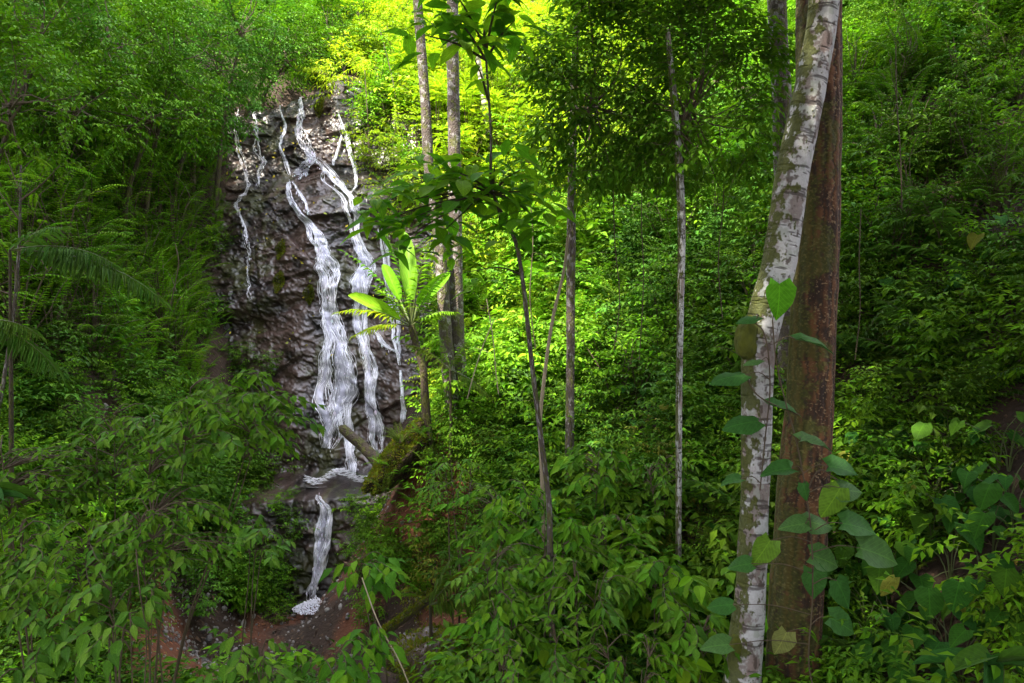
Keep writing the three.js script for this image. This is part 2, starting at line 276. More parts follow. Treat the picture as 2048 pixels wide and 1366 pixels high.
// a feather: rachis with leaflet pairs
function feather(g, wood, r, p, dir, len, pairs, lw, wd, { droop = .9, wr = .008, pr = LF.lance, base = .12, hang = .25, tn = null } = {}) {
  const k = 8, pts = [p.clone()], d = dir.clone().normalize(); let q = p.clone();
  for (let i = 0; i < k; i++) { q = q.clone().addScaledVector(d, len / k); pts.push(q); d.y -= droop / k * (.4 + i / k); d.normalize(); }
  if (wood) wood.tube(pts, pts.map((_, i) => wr * (1 - .85 * i / k)), 4);
  const own = tn ?? tint(r, .2);
  for (let i = 0; i < pairs; i++) {
    const f = base + (1 - base) * (i + .5) / pairs, s = clamp(f * k, 0, k - .001), a = Math.floor(s), o = pts[a].clone().lerp(pts[a + 1], s - a), ax = pts[a + 1].clone().sub(pts[a]).normalize();
    const sd = V(0, 0, 0).crossVectors(ax, UPV).normalize(), l = lw * (.35 + .65 * Math.sin(Math.PI * clamp(f * .85 + .12))) * (.9 + r() * .2), t3 = own.map((c) => c * (.88 + r() * .24));
    for (const e of [-1, 1]) { const ld = ax.clone().multiplyScalar(.45 + f * .4).addScaledVector(sd, e).add(jit(r, .18)); ld.y -= hang * (.5 + r()); g.leaf(pr, o, ld, UPV.clone().addScaledVector(sd, e * -.3).add(jit(r, .3)), l, wd, t3); }
  }
  g.leaf(pr, pts[k], pts[k].clone().sub(pts[k - 1]), UPV, lw * .6, wd, own); return pts;
}
// a crown of leaf clumps inside an ellipsoid, limbs reaching from a point below
function crown(g, wood, r, c, rad, clumps, sprays, n, pr, L, wd, { from = V(c.x, c.y - rad.y, c.z), len = .6, droop = .4, shell = .55, hollow = 0, limb = .03, op } = {}) {
  for (let i = 0; i < clumps; i++) {
    const u = dirOf(r, -1.1, 1.5), k = mix(shell, 1, Math.sqrt(r())), p = V(c.x + u.x * rad.x * k, c.y + u.y * rad.y * k, c.z + u.z * rad.z * k);
    if (hollow && fbm(p.x * .8 + 5, p.y * .8, p.z * .8, 2) < hollow) continue;
    if (wood && i % 3 === 0) { const f0 = from.clone().lerp(c, r() * .85), m = f0.clone().lerp(p, .5); m.y -= .12 * rad.y * r(); m.add(jit(r, .3 * rad.x)); wood.tube(spline([f0, m, p], 5), [limb, limb * .8, limb * .6, limb * .45, limb * .3, limb * .2], 5); }
    for (let s = 0; s < sprays; s++) { const dd = u.clone().multiplyScalar(.6).add(dirOf(r, -.5, .7)); spray(g, wood && s < 2 ? wood : null, r, p.clone().add(jit(r, len * .7)), dd, len * (.6 + r() * .7), n, pr, L, wd, { droop, ...op }); }
  }
}
// trunk from photograph points: [px, py, width px] at depth d, carried on into the soil
function trunkPath(list, d, foot = true) {
  const p = list.map(([x, y, , dd]) => at(x, y, d + (dd ?? 0))), w = list.map((q) => q[2] / F * d / 2), n = p.length - 1;
  if (foot) { const dir = p[n].clone().sub(p[n - 1]).normalize(); dir.y = Math.min(dir.y, -.6); let e = p[n].clone(); for (let k = 0; k < 200 && e.y > ground(e.x, -e.z) - .35; k++) e.addScaledVector(dir, .1); if (e.distanceTo(p[n]) > .15) { p.push(e); w.push(w[n] * 1.25); } }
  return { p, w };
}
function trunkInto(g, p, w, base, seg, lump, seed, perM = 6) {
  const c = new THREE.CatmullRomCurve3(p), n = Math.max(8, Math.round(c.getLength() * perM)), pts = [], rad = [];
  for (let i = 0; i <= n; i++) { const t = i / n; pts.push(c.getPoint(t).sub(base)); const s = t * (w.length - 1), a = Math.min(w.length - 2, Math.floor(s)); rad.push(mix(w[a], w[a + 1], s - a)); }
  g.tube(pts, rad, seg, [1, 1, 1], lump, seed);
}
function treeRoot(name, label, list, d, group, category = 'tree') { const { p, w } = trunkPath(list, d), e = p[p.length - 1], base = V(e.x, ground(e.x, -e.z), e.z); return { o: thing(name, label, category, base, group), p, w, base }; }

// ================================================================ the setting
{ // ground: one sheet, fine near the gully and coarse far away
  const g = new THREE.BufferGeometry(), nx = 240, nz = 240, pos = [], uv = [], idx = [], colr = [];
  const wx = (t) => t * 16 + Math.sign(t) * Math.max(0, Math.abs(t) - .72) ** 2 * 2600, wz = (t) => t < 0 ? t * 200 : t * 42 + Math.max(0, t - .9) ** 2 * 22000;
  for (let j = 0; j <= nz; j++) for (let i = 0; i <= nx; i++) {
    const x = wx(i / nx * 2 - 1) - 1, d = wz(j / nz * 1.06 - .06); let y = ground(x, d);
    pos.push(x, y, -d); uv.push(x, d * 1.2 + y * .4);
    const e = sstep(.42, .55, fbm(x * .9, d * .9, 44, 3)) * sstep(-9, -7, x) * (1 - sstep(-1, .4, x)) * sstep(10, 11.5, d) * (1 - sstep(16.5, 17.5, d)); // bare red earth in the stream bed
    colr.push(1 + 2.3 * e, 1 + .95 * e, 1 + .4 * e);
  }
  for (let j = 0; j < nz; j++) for (let i = 0; i < nx; i++) { const a = j * (nx + 1) + i; idx.push(a, a + 1, a + nx + 1, a + 1, a + nx + 2, a + nx + 1); }
  g.setAttribute('position', new THREE.Float32BufferAttribute(pos, 3)); g.setAttribute('uv', new THREE.Float32BufferAttribute(uv, 2)); g.setAttribute('color', new THREE.Float32BufferAttribute(colr, 3)); g.setIndex(idx); g.computeVertexNormals();
  M.soil.vertexColors = true;
  tag(mesh('ground', g, M.soil, scene), 'steep brown forest soil of the ravine, reddish in the stream bed', 'ground', null, 'structure');
}
{ // cliff: dense faceted sheet with a back, so that it is a body of rock
  const g = new THREE.BufferGeometry(), x0 = -12.8, x1 = -.8, y0 = -1, y1 = 16.3, nx = 340, ny = 490, pos = [], uv = [], idx = [];
  for (let j = 0; j <= ny; j++) for (let i = 0; i <= nx; i++) { const x = mix(x0, x1, i / nx), y = mix(y0, y1, j / ny), d = cliffD(x, y); pos.push(x, y, -d); uv.push(x, y * 1.1 + d * .3); }
  for (let j = 0; j < ny; j++) for (let i = 0; i < nx; i++) { const a = j * (nx + 1) + i; idx.push(a, a + 1, a + nx + 1, a + 1, a + nx + 2, a + nx + 1); }
  g.setAttribute('position', new THREE.Float32BufferAttribute(pos, 3)); g.setAttribute('uv', new THREE.Float32BufferAttribute(uv, 2)); g.setIndex(idx); g.computeVertexNormals();
  tag(mesh('cliff', g, M.rock, scene), 'dark wet brown rock face behind the falling water', 'cliff', null, 'structure');
}

// ================================================================ water
const foam = new THREE.MeshPhysicalMaterial({ color: col(.95, .93, 1), roughness: .5, transmission: .06, thickness: 0, vertexColors: true, side: THREE.DoubleSide });
const veil = new THREE.MeshPhysicalMaterial({ color: col(.88, .87, .96), roughness: .3, transmission: .76, thickness: 0, vertexColors: true, side: THREE.DoubleSide });
function stream(list, fil, seed, label, { off = .05, thick = 1 } = {}) {
  const r = rng(seed), c3 = list.map(([x, y]) => { const p = castCliff(x, y); return V(p.x, p.y, p.z); });
  const curve = new THREE.CatmullRomCurve3(c3), len = curve.getLength(), n = Math.max(10, Math.round(len * 11)); let g = new Geo();
  const half = (t) => { const s = t * (list.length - 1), a = Math.min(list.length - 2, Math.floor(s)); return mix(list[a][2], list[a + 1][2], s - a) / F * 22; };
  const C = []; for (let i = 0; i <= n; i++) C.push(curve.getPoint(i / n));
  const ribbon = (t0, t1, offs, wdt, tone, lift) => {
    const i0 = Math.floor(t0 * n), i1 = Math.max(i0 + 2, Math.ceil(t1 * n)), b = g.p.length / 3; let rows = 0;
    for (let i = i0; i <= Math.min(n, i1); i++) {
      const t = i / n, e = (i - i0) / (i1 - i0), cx = C[i].x + offs(t) * half(t), y = C[i].y, w = wdt * (.35 + .65 * Math.sin(Math.PI * clamp(e * .9 + .05))) * (.65 + .7 * vnoise(t * len * 4, seed, offs(t) * 9));
      for (const k of [-1, 0, 1]) { const x = cx + k * w, d = cliffFront(x, y) - off - lift - (k === 0 ? w * .5 : 0); g.p.push(x, y, -d); g.c.push(tone, tone, tone); g.u.push(k, t); }
      rows++;
    }
    for (let q = 0; q < rows - 1; q++) { const a = b + q * 3; g.i.push(a, a + 1, a + 4, a, a + 4, a + 3, a + 1, a + 2, a + 5, a + 1, a + 5, a + 4); }
  };
  const wide = Math.max(...list.map((q) => q[2])), chs = clamp(Math.round(wide / 6), 1, 6), channel = [];
  for (let k = 0; k < chs; k++) { const c0 = chs > 1 ? (k + .5) / chs * 2 - 1 : 0, ph = r() * 90; channel.push((t) => c0 * .75 + .95 * (vnoise(t * len * .9 + ph, k, seed) - .5) + .35 * (vnoise(t * len * 3 + ph, k, seed + 2) - .5)); }
  for (let f = 0; f < fil; f++) { // strands gather in wandering channels; a few run the whole way, most are short
    const ch = channel[f % chs], a = (r() + r() - 1) * (chs > 1 ? .34 : .9), ph = r() * 50, am = .1 + r() * .22, core = f < chs * 2, stray = r() < .12 ? 2.2 : 1, long = core ? 1 : Math.min(.6, (.2 + r() * 1.2) / len), t0 = core ? 0 : r() * (1 - long);
    const offs = (t) => clamp(ch(t) + a * stray + am * (vnoise(t * len * 2.2 + ph, f, seed) - .5) * 2 + .1 * (vnoise(t * len * 7 + ph, f, seed + 3) - .5), -1.25, 1.25);
    ribbon(t0, t0 + long, offs, (.003 + r() * r() * .0085) * thick, .8 + r() * .2, r() * .05);
  }
  const strands = g; g = new Geo();
  for (let f = 0; f < Math.max(3, fil * .07); f++) { // thin veils through which the rock shows
    const a = (r() * 2 - 1) * .6, ph = r() * 50, long = Math.min(1, (.5 + r() * 2) / len), t0 = r() * (1 - long), offs = (t) => clamp(a + .8 * (vnoise(t * len + ph, f, seed + 9) - .5), -.9, .9) * .3 + channel[f % chs](t) * .8;
    ribbon(t0, t0 + long, offs, Math.min(.1, .25 * half(t0 + long / 2) + .012) * (.5 + r()), .9 + r() * .1, -.02 + r() * .04);
  }
  const veils = g; g = strands;
  for (let f = 0; f < fil * .3; f++) { // short torn sheets and drops between the strands
    const i = Math.floor(r() * n), t = i / n, c = C[i], x = c.x + (r() * 2 - 1) * half(t) * (.4 + .6 * r()), y = c.y + (r() - .5) * .2, b = .02 + r() * r() * .06;
    g.leaf(LF.oval, V(x, y, -(cliffFront(x, y) - off - .02 - r() * .06)), V((r() - .5) * .7, -1, .2), V((r() - .5) * .5, .2, 1), b * 2.2, .3 + r() * .3, [.8 + r() * .2, .8 + r() * .2, .95]);
  }
  const o = mesh(numbered('waterfall'), g.build(true), foam, scene); mesh('veil', veils.build(true), veil, o); return tag(o, label, 'waterfall', null, 'structure');
}
const ST = [
  [[[468, 190, 6], [478, 230, 8], [472, 270, 7], [488, 320, 9], [496, 360, 7], [498, 375, 4], [478, 405, 4], [482, 430, 5], [495, 470, 6], [500, 492, 10], [500, 530, 11], [500, 570, 8], [503, 600, 6]], 22, 'thin white trickle running down the bare rock beside the shrubs'],
  [[[500, 190, 5], [510, 225, 8], [515, 270, 7], [515, 300, 8], [530, 325, 11], [520, 350, 6], [518, 375, 4]], 20, 'short white trickle ending at the ledge near the top of cliff'],
  [[[562, 212, 3], [572, 255, 4], [565, 282, 4], [577, 330, 5], [582, 352, 3]], 9, 'fine double thread of water between two upper falls'],
  [[[600, 178, 10], [605, 220, 8], [600, 250, 11], [612, 290, 15], [625, 320, 16], [607, 342, 20], [598, 356, 26]], 52, 'broad white fall spilling over the very top of cliff'],
  [[[632, 318, 8], [650, 338, 13], [665, 362, 17], [690, 385, 13], [705, 410, 16], [711, 435, 14], [713, 470, 9], [722, 500, 11], [735, 532, 20], [725, 562, 22], [720, 600, 15], [722, 650, 16], [735, 700, 14], [745, 745, 16], [742, 790, 13], [750, 830, 18], [755, 870, 14], [760, 905, 10]], 110, 'long white fall running behind the big-leaved plant'],
  [[[678, 222, 5], [688, 260, 8], [698, 300, 5], [710, 340, 5], [713, 375, 4], [700, 390, 4]], 16, 'slender fall under the bright overhanging leaves'],
  [[[684, 272, 2], [675, 308, 3], [668, 332, 4]], 5, 'short thread branching off the slender upper fall'],
  [[[582, 366, 4], [583, 395, 6], [600, 425, 8], [630, 460, 13], [645, 490, 17], [650, 520, 19], [655, 552, 21], [655, 600, 15], [662, 640, 18], [675, 690, 28], [680, 740, 33], [675, 800, 36], [668, 850, 32], [660, 895, 20]], 150, 'widest white fall fanning out above the fallen log'],
  [[[588, 364, 2], [608, 398, 3], [622, 432, 3]], 6, 'thin thread joining the widest fall from the ledge'],
  [[[692, 790, 12], [700, 860, 12], [705, 910, 13], [712, 946, 15]], 32, 'lower end of the widest fall dropping behind the fallen log'],
  [[[762, 458, 6], [768, 490, 7], [775, 540, 7], [781, 585, 9], [790, 640, 10], [797, 690, 8], [800, 730, 6]], 28, 'narrow white fall at the shrubby edge of the rock'],
  [[[748, 660, 5], [770, 690, 6], [794, 704, 6]], 9, 'slanting thread joining two falls beside the big-leaved plant'],
  [[[803, 740, 4], [806, 790, 6], [811, 850, 10]], 14, 'small fall disappearing behind the mossy mound'],
];
ST.forEach(([l, n, label], i) => stream(l, Math.max(44, Math.round(n * 3.4)), 100 + i, label));
stream([[648, 982, 6], [652, 1020, 10], [646, 1060, 13], [640, 1100, 14], [634, 1150, 10], [632, 1195, 14]], 170, 140, 'lowest white fall dropping from rock pool to stream bed', { off: .12 });
{ // rock pool, its foaming lip, and the splash at the foot
  const g = new Geo(), r = rng(5), lip = [], y = 2.45;
  const s = new THREE.Shape(); for (let k = 0; k <= 30; k++) { const a = k / 30 * 6.2832, q = 1 + .25 * (vnoise(k * .7 % 21, 2, 2) - .5); const x = -4.75 + Math.cos(a) * .85 * q, z = 19.15 + Math.sin(a) * .42 * q; k ? s.lineTo(x, z) : s.moveTo(x, z); }
  const pg = new THREE.ShapeGeometry(s, 8); pg.rotateX(-Math.PI / 2); pg.translate(0, y, 0);
  const wm = new THREE.MeshPhysicalMaterial({ color: col(.14, .13, .12), roughness: .12, clearcoat: .5, side: THREE.DoubleSide });
  tag(mesh('pool', pg, wm, scene), 'small rock pool at the foot of upper falls', 'pool', null, 'structure');
  for (let k = 0; k < 420; k++) { const t = r(), p = at(mix(606, 735, t), 956 + (r() - .5) * 14 + 9 * Math.sin(t * 9) - 8 * t, 18.55 + r() * .5); p.y = Math.max(p.y, y + .01); const l = .03 + r() * .12; g.tube([p, p.clone().add(V(l * .5, .01, (r() - .5) * .04)), p.clone().add(V(l, 0, 0))], [.002, .003 + r() * .007, .002], 5); }
  tag(mesh('pool_foam', g.build(true), foam, scene), 'white foam line along the lip of rock pool', 'foam', null, 'structure');
  const h = new Geo(), c = at(620, 1216, 16.6); c.y = Math.max(c.y, ground(c.x, 16.6) + .04);
  for (let k = 0; k < 3200; k++) { const a = r() * 6.2832, q = Math.sqrt(r()), p = V(c.x + .12 + Math.cos(a) * q * .5, c.y + .2 * (1 - q) * (.3 + r()), c.z + Math.sin(a) * q * .4), b = .005 + r() * r() * .013; h.leaf(LF.oval, p, dirOf(r, -.6, .4), dirOf(r, .4, 1.5), b * 3.2, .8, [1, 1, 1]); }
  tag(mesh('splash', h.build(true), foam, scene), 'white splash where the lowest fall lands', 'splash', null, 'structure');
}

// ================================================================ plant kinds, built once and cloned
function shrubKind(seed, { h = 1.5, r: R = .9, stems = 5, sprays = 46, n = 8, pr = LF.oval, L = .13, wd = .42, droop = .5, len = .5, mat, op = {} }) {
  const r = rng(seed), g = new Geo(), w = new Geo();
  const tips = [];
  for (let s = 0; s < stems; s++) { const a = r() * 6.2832, k = R * (.25 + r() * .6), p = spline([V(0, -.25, 0), V(Math.cos(a) * k * .4, h * .35, Math.sin(a) * k * .4), V(Math.cos(a) * k, h * (.6 + r() * .35), Math.sin(a) * k)], 6); w.tube(p, [.022, .02, .017, .014, .011, .008, .004], 5); tips.push(...p.slice(2)); }
  for (let s = 0; s < sprays; s++) { const p = tips[Math.floor(r() * tips.length)].clone().add(jit(r, R * .35)), o = V(p.x, 0, p.z).multiplyScalar(1 / R).add(dirOf(r, -.1, .8)); spray(g, s % 3 ? null : w, r, p, o, len * (.6 + r() * .7), n, pr, L, wd, { droop, ...op }); }
  return { foliage: g.build(), stem: w.build(), mat };
}
function whorlKind(seed, { h = 1.6, R = .9, stems = 16, n = 9, L = .24, wd = .22, mat }) { // rosettes of long leaves at the stem ends
  const r = rng(seed), g = new Geo(), w = new Geo();
  for (let s = 0; s < stems; s++) {
    const a = r() * 6.2832, k = R * Math.sqrt(r()), e = V(Math.cos(a) * k, h * (.35 + r() * .65), Math.sin(a) * k); w.tube(spline([V(0, -.2, 0), V(e.x * .5, e.y * .6, e.z * .5), e], 5), [.018, .015, .012, .01, .008, .006], 4);
    for (let t = 0; t < 3; t++) for (let i = 0; i < n; i++) { const b = i / n * 6.2832 + t + r() * .3, q = e.clone(); q.y -= t * L * .55; const d = V(Math.cos(b), .5 - t * .35 + r() * .4, Math.sin(b)); g.leaf(LF.lance, q, d, UPV.clone().add(jit(r, .4)), L * (.75 + r() * .5), wd, tint(r, .3)); }
  }
  return { foliage: g.build(), stem: w.build(), mat };
}
function featherKind(seed, { h = 1.5, R = .5, fronds = 12, len = 1.1, pairs = 16, lw = .2, wd = .2, droop = 1.1, mat, el = [.3, 1.2], cane = 0 }) {
  const r = rng(seed), g = new Geo(), w = new Geo();
  for (let s = 0; s < fronds; s++) {
    const u = dirOf(r, el[0], el[1]); let p = V(0, .05, 0);
    if (cane) { const a = r() * 6.2832, k = R * r(); p = V(Math.cos(a) * k, h * (.2 + .8 * r()), Math.sin(a) * k); w.tube(spline([V(0, -.2, 0), V(p.x * .4, p.y * .6, p.z * .4), p], 5), [.02, .017, .014, .012, .01, .007], 4); }
    feather(g, w, r, p, u, len * (.7 + r() * .5), pairs, lw, wd, { droop: droop * (.7 + r() * .6) });
  }
  return { foliage: g.build(), stem: w.build(), mat };
}
const KIND = {
  ovalDeep: shrubKind(1, { mat: LM.deep, L: .15, sprays: 60 }), ovalMid: shrubKind(2, { mat: LM.mid, L: .14, wd: .4, sprays: 60 }), ovalFresh: shrubKind(3, { mat: LM.fresh, L: .15, wd: .45, sprays: 60 }),
  smallDeep: shrubKind(4, { mat: LM.small, L: .085, wd: .5, n: 10, sprays: 80, len: .45 }), smallBright: shrubKind(5, { mat: LM.bright, L: .1, wd: .45, n: 10, sprays: 80, len: .5 }),
  whorlBright: whorlKind(6, { mat: LM.bright }), whorlLime: whorlKind(7, { mat: LM.lime, L: .28, wd: .2 }), whorlFresh: whorlKind(8, { mat: LM.fresh, L: .26 }),
  bigFresh: shrubKind(9, { mat: LM.fresh, L: .24, wd: .5, n: 6, sprays: 34, len: .6, pr: LF.ovate }), bigMid: shrubKind(18, { mat: LM.mid, L: .21, wd: .46, n: 6, sprays: 34, len: .55, pr: LF.oval }), bigDeep: shrubKind(19, { mat: LM.deep, L: .2, wd: .48, n: 6, sprays: 34, len: .55, pr: LF.oval }), bigBright: shrubKind(10, { mat: LM.bright, L: .22, wd: .5, n: 6, sprays: 34, len: .6 }),
  featherFresh: featherKind(11, { mat: LM.fresh, cane: 1, fronds: 22, len: .9, pairs: 14, lw: .13, wd: .24 }), featherMid: featherKind(12, { mat: LM.mid, cane: 1, fronds: 22, len: 1, pairs: 16, lw: .14, wd: .2, h: 1.8 }),
  fernMid: featherKind(13, { mat: LM.fern, fronds: 11, len: .9, pairs: 22, lw: .14, wd: .16 }), fernFresh: featherKind(14, { mat: LM.fresh, fronds: 10, len: .8, pairs: 20, lw: .13, wd: .18 }),
  palmDark: featherKind(15, { mat: LM.palm, fronds: 6, len: 1.2, pairs: 20, lw: .3, wd: .1, droop: 1.3, el: [.5, 1.3] }), olive: shrubKind(16, { mat: LM.olive, L: .13, wd: .4, sprays: 56 }),
};
function plant(kind, name, label, category, p, s, turn, group, mat) {
  const k = KIND[kind], o = thing(name, label, category, p, group); o.scale.setScalar(s); o.rotation.y = turn;
  mesh('stem', k.stem, M.twig, o); mesh('foliage', k.foliage, mat ?? k.mat, o); return o;
}
// places where the falls and the stream bed must stay in sight
const KEEP = [[470, 165], [735, 165], [745, 400], [815, 540], [830, 720], [812, 860], [745, 955], [610, 965], [590, 800], [555, 745], [475, 690], [462, 500], [450, 330]];
function inside(poly, x, y) { let c = false; for (let i = 0, j = poly.length - 1; i < poly.length; j = i++) { const [a, b] = poly[i], [e, f] = poly[j]; if ((b > y) !== (f > y) && x < (e - a) * (y - b) / (f - b) + a) c = !c; } return c; }
function clear(p, rad) { // true when a plant of that radius hides none of them
  const d = -p.z; if (d < 1) return true; const [x, y] = toPx(p), k = rad / d * F;
  for (const [a, b] of [[0, 0], [1, 0], [-1, 0], [0, 1], [0, -1], [.7, .7], [-.7, .7], [.7, -.7], [-.7, -.7]]) { const X = x + a * k, Y = y + b * k; if (inside(KEEP, X, Y)) return false; if (X > 596 && X < 690 && Y > 950 && Y < 1235) return false; if (X > 770 && X < 940 && Y > 1160 && Y < 1340 && d < 14) return false; if (X > 725 && X < 860 && Y > 850 && Y < 1000 && d < 16) return false; if (X > 290 && X < 800 && Y > 1236 && Y < 1320) return false; }
  return true;
}
const seen = (p, m) => { const d = -p.z; if (d < 2) return false; const [x, y] = toPx(p); return x > -m && x < W + m && y > -m && y < H + m; };

// ================================================================ undergrowth: what nobody could count
{
  const r = rng(77), sets = {}; let tries = 0;
  while (tries++ < 12500) {
    const d = 7 + Math.pow(r(), .8) * 35, x = (r() * 2 - 1) * (d * .86 + 2), y = ground(x, d), p = V(x, y - .12, -d), s = .45 + r() * r() * .9;
    if (!seen(V(x, y + .4, -d), 420)) continue;
    if (!clear(V(x, y + .45, -d), s * (x < -7 ? .35 : .75))) continue;
    const sunny = (d > 23 && x > -6 && x < 6) || (d > 17.5 && x > -4 && x < 2.6), left = x < -5.5, right = x > 3.2 && d < 17, zone = fbm(x * .35, d * .35, 12, 2), q = r();  // sunny zone takes leaf colours brightened to strengthen the sun glow
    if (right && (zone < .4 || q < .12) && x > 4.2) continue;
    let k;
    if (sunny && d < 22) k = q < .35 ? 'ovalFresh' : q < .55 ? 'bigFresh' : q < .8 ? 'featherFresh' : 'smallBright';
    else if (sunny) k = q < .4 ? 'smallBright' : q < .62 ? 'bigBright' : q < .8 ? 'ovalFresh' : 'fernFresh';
    else if (left) k = zone < .48 ? (q < .55 ? 'featherFresh' : q < .8 ? 'ovalMid' : 'fernFresh') : (q < .5 ? 'smallDeep' : q < .85 ? 'ovalDeep' : 'ovalFresh');
    else if (right) k = q < .3 ? 'ovalMid' : q < .5 ? 'ovalFresh' : q < .7 ? 'bigMid' : q < .85 ? 'fernMid' : 'palmDark';
    else if (d > 16) k = zone < .44 ? (q < .4 ? 'ovalFresh' : q < .6 ? 'bigFresh' : q < .8 ? 'smallDeep' : 'fernMid') : zone < .56 ? (q < .4 ? 'featherFresh' : q < .6 ? 'ovalMid' : q < .8 ? 'bigMid' : 'palmDark') : (q < .4 ? 'ovalDeep' : q < .6 ? 'bigDeep' : q < .85 ? 'ovalMid' : 'featherMid');
    else if (d < 13 && q < .55) k = q < .2 ? 'bigMid' : q < .38 ? 'bigFresh' : 'bigDeep';
    else k = q < .4 ? 'ovalMid' : q < .6 ? 'ovalFresh' : q < .8 ? 'ovalDeep' : q < .9 ? 'olive' : 'fernFresh';
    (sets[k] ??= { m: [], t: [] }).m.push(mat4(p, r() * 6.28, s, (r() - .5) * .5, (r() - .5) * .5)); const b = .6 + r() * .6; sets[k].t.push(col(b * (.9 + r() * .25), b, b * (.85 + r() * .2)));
  }
  const words = { smallBright: 'bright yellow-green small-leaved undergrowth on the sunlit slope', bigBright: 'broad yellow-green leaves of undergrowth on the sunlit slope', ovalFresh: 'fresh green oval-leaved undergrowth across the slopes', fernFresh: 'light green fern undergrowth across the slopes', featherFresh: 'feathery green undergrowth on the bank', ovalMid: 'mid green oval-leaved undergrowth across the slopes', smallDeep: 'small-leaved dark green undergrowth on the steep bank', ovalDeep: 'deep green glossy undergrowth in the shade', featherMid: 'feathery mid green undergrowth on the slopes', palmDark: 'narrow-leaved arching undergrowth on the slopes', fernMid: 'dull green ferns in the shaded undergrowth', bigMid: 'broad mid green leaves of undergrowth near the stream bank', bigFresh: 'broad fresh green leaves of undergrowth near the stream bank', bigDeep: 'broad dark green leaves of undergrowth near the stream bank', olive: 'olive green undergrowth near the stream bank' };
  for (const k in sets) stuff('undergrowth', KIND[k].foliage, KIND[k].mat, sets[k].m, words[k], 'undergrowth', sets[k].t);
}

// ================================================================ shrubs one can tell apart on the slopes
const pick0 = (r, a) => a[Math.floor(r() * a.length)];
function rooted(px, py, d) { const p = at(px, py, d), y = ground(p.x, d); return V(p.x, y, p.z); }
function lot(seed, name, label, group, category, kinds, spots, s0, s1, mat) { const r = rng(seed); spots.forEach(([px, py, d]) => { const p = d ? rooted(px, py, d) : cast(px, py); const s = mix(s0, s1, r()); if (!clear(p.clone().add(V(0, .75 * s, 0)), .95 * s)) return; plant(kinds[Math.floor(r() * kinds.length)], name, label, category, p.add(V(0, -.05, 0)), s, r() * 6.28, group, mat); }); }
const grid = (seed, x0, x1, y0, y1, nx, ny, j = .8) => { const r = rng(seed), o = []; for (let b = 0; b < ny; b++) for (let a = 0; a < nx; a++) o.push([mix(x0, x1, (a + .5 + (r() - .5) * j) / nx), mix(y0, y1, (b + .5 + (r() - .5) * j) / ny)]); return o; };
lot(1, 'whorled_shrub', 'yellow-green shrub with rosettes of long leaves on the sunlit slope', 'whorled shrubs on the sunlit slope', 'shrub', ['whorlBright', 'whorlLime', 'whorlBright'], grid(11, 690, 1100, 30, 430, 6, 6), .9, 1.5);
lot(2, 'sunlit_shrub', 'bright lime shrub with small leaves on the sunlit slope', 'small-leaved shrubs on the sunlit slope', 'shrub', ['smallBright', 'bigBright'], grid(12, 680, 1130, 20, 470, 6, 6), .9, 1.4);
lot(3, 'slope_shrub', 'mid green shrub on the shaded slope between the thin trunks', 'shrubs on the shaded middle slope', 'shrub', ['ovalMid', 'ovalFresh', 'ovalDeep', 'smallDeep'], grid(13, 960, 1560, 200, 880, 8, 8), .8, 1.25);
lot(4, 'bank_shrub', 'dark green small-leaved shrub on the steep bank beside the cliff', 'small-leaved shrubs on the bank beside the cliff', 'shrub', ['smallDeep', 'ovalDeep'], grid(14, 20, 440, 60, 420, 6, 5), 1.1, 1.6);
lot(5, 'feathery_shrub', 'feathery light green shrub drooping down the bank', 'feathery shrubs on the bank', 'shrub', ['featherFresh', 'featherMid'], grid(15, 10, 400, 280, 760, 6, 7), .9, 1.5);
lot(6, 'hillside_shrub', 'leafy green shrub on the dark hillside behind the pale trunk', 'shrubs on the dark hillside', 'shrub', ['ovalMid', 'ovalFresh', 'featherMid', 'ovalDeep'], grid(16, 1680, 2060, 20, 560, 6, 7), .8, 1.2);
lot(7, 'fern', 'light green fern beside the mossy mound', 'ferns around the mossy mound', 'fern', ['fernMid', 'fernFresh'], [[770, 850, 16.5], [810, 760, 17], [840, 800, 16], [880, 860, 15], [790, 820, 16.2], [900, 800, 16.4], [940, 870, 14.5], [860, 720, 17.5], [960, 760, 17], [850, 770, 14.2], [880, 840, 13.6], [905, 870, 13.4], [930, 820, 14], [860, 900, 13.8]], .8, 1.3);
lot(8, 'shade_fern', 'dark arching frond plant on the litter behind the trunks', 'arching frond plants on the dark slope', 'fern', ['palmDark'], [[1740, 720, 11], [1820, 860, 10], [1960, 620, 13], [1980, 680, 12.5], [1440, 760, 12], [1700, 640, 13], [2010, 560, 14], [1880, 560, 14], [1790, 480, 14], [1860, 700, 12], [1920, 800, 11]], 1.1, 1.5);

{ // mossy shrubs along the rim where rock and bank meet
  const r = rng(88); for (const [x, y] of [[430, 220], [415, 270], [398, 320], [392, 370], [405, 420], [398, 470], [410, 520], [400, 570], [405, 610], [415, 655], [440, 690], [480, 715], [540, 735], [380, 300], [375, 440], [380, 540], [735, 190], [742, 260], [750, 340], [760, 410], [790, 470], [830, 560], [835, 640], [745, 215], [775, 235], [765, 290], [790, 330], [785, 380], [805, 430], [760, 180], [820, 500], [800, 200], [800, 280], [820, 350], [830, 420], [740, 150], [790, 170]]) { const p = castCliff(x, y), d = Math.min(-p.z, -cast(x, y).z) - .1; plant(x < 600 ? pick0(r, ['smallDeep', 'ovalMid', 'fernFresh', 'featherFresh']) : pick0(r, ['smallBright', 'ovalFresh', 'fernFresh']), 'rim_shrub', 'small shrub rooted along the rim of the rock face', 'shrub', at(x, y + 15, d), x < 600 ? .4 + r() * .3 : .85 + r() * .5, r() * 6, 'shrubs along the rim of the rock face'); }
}
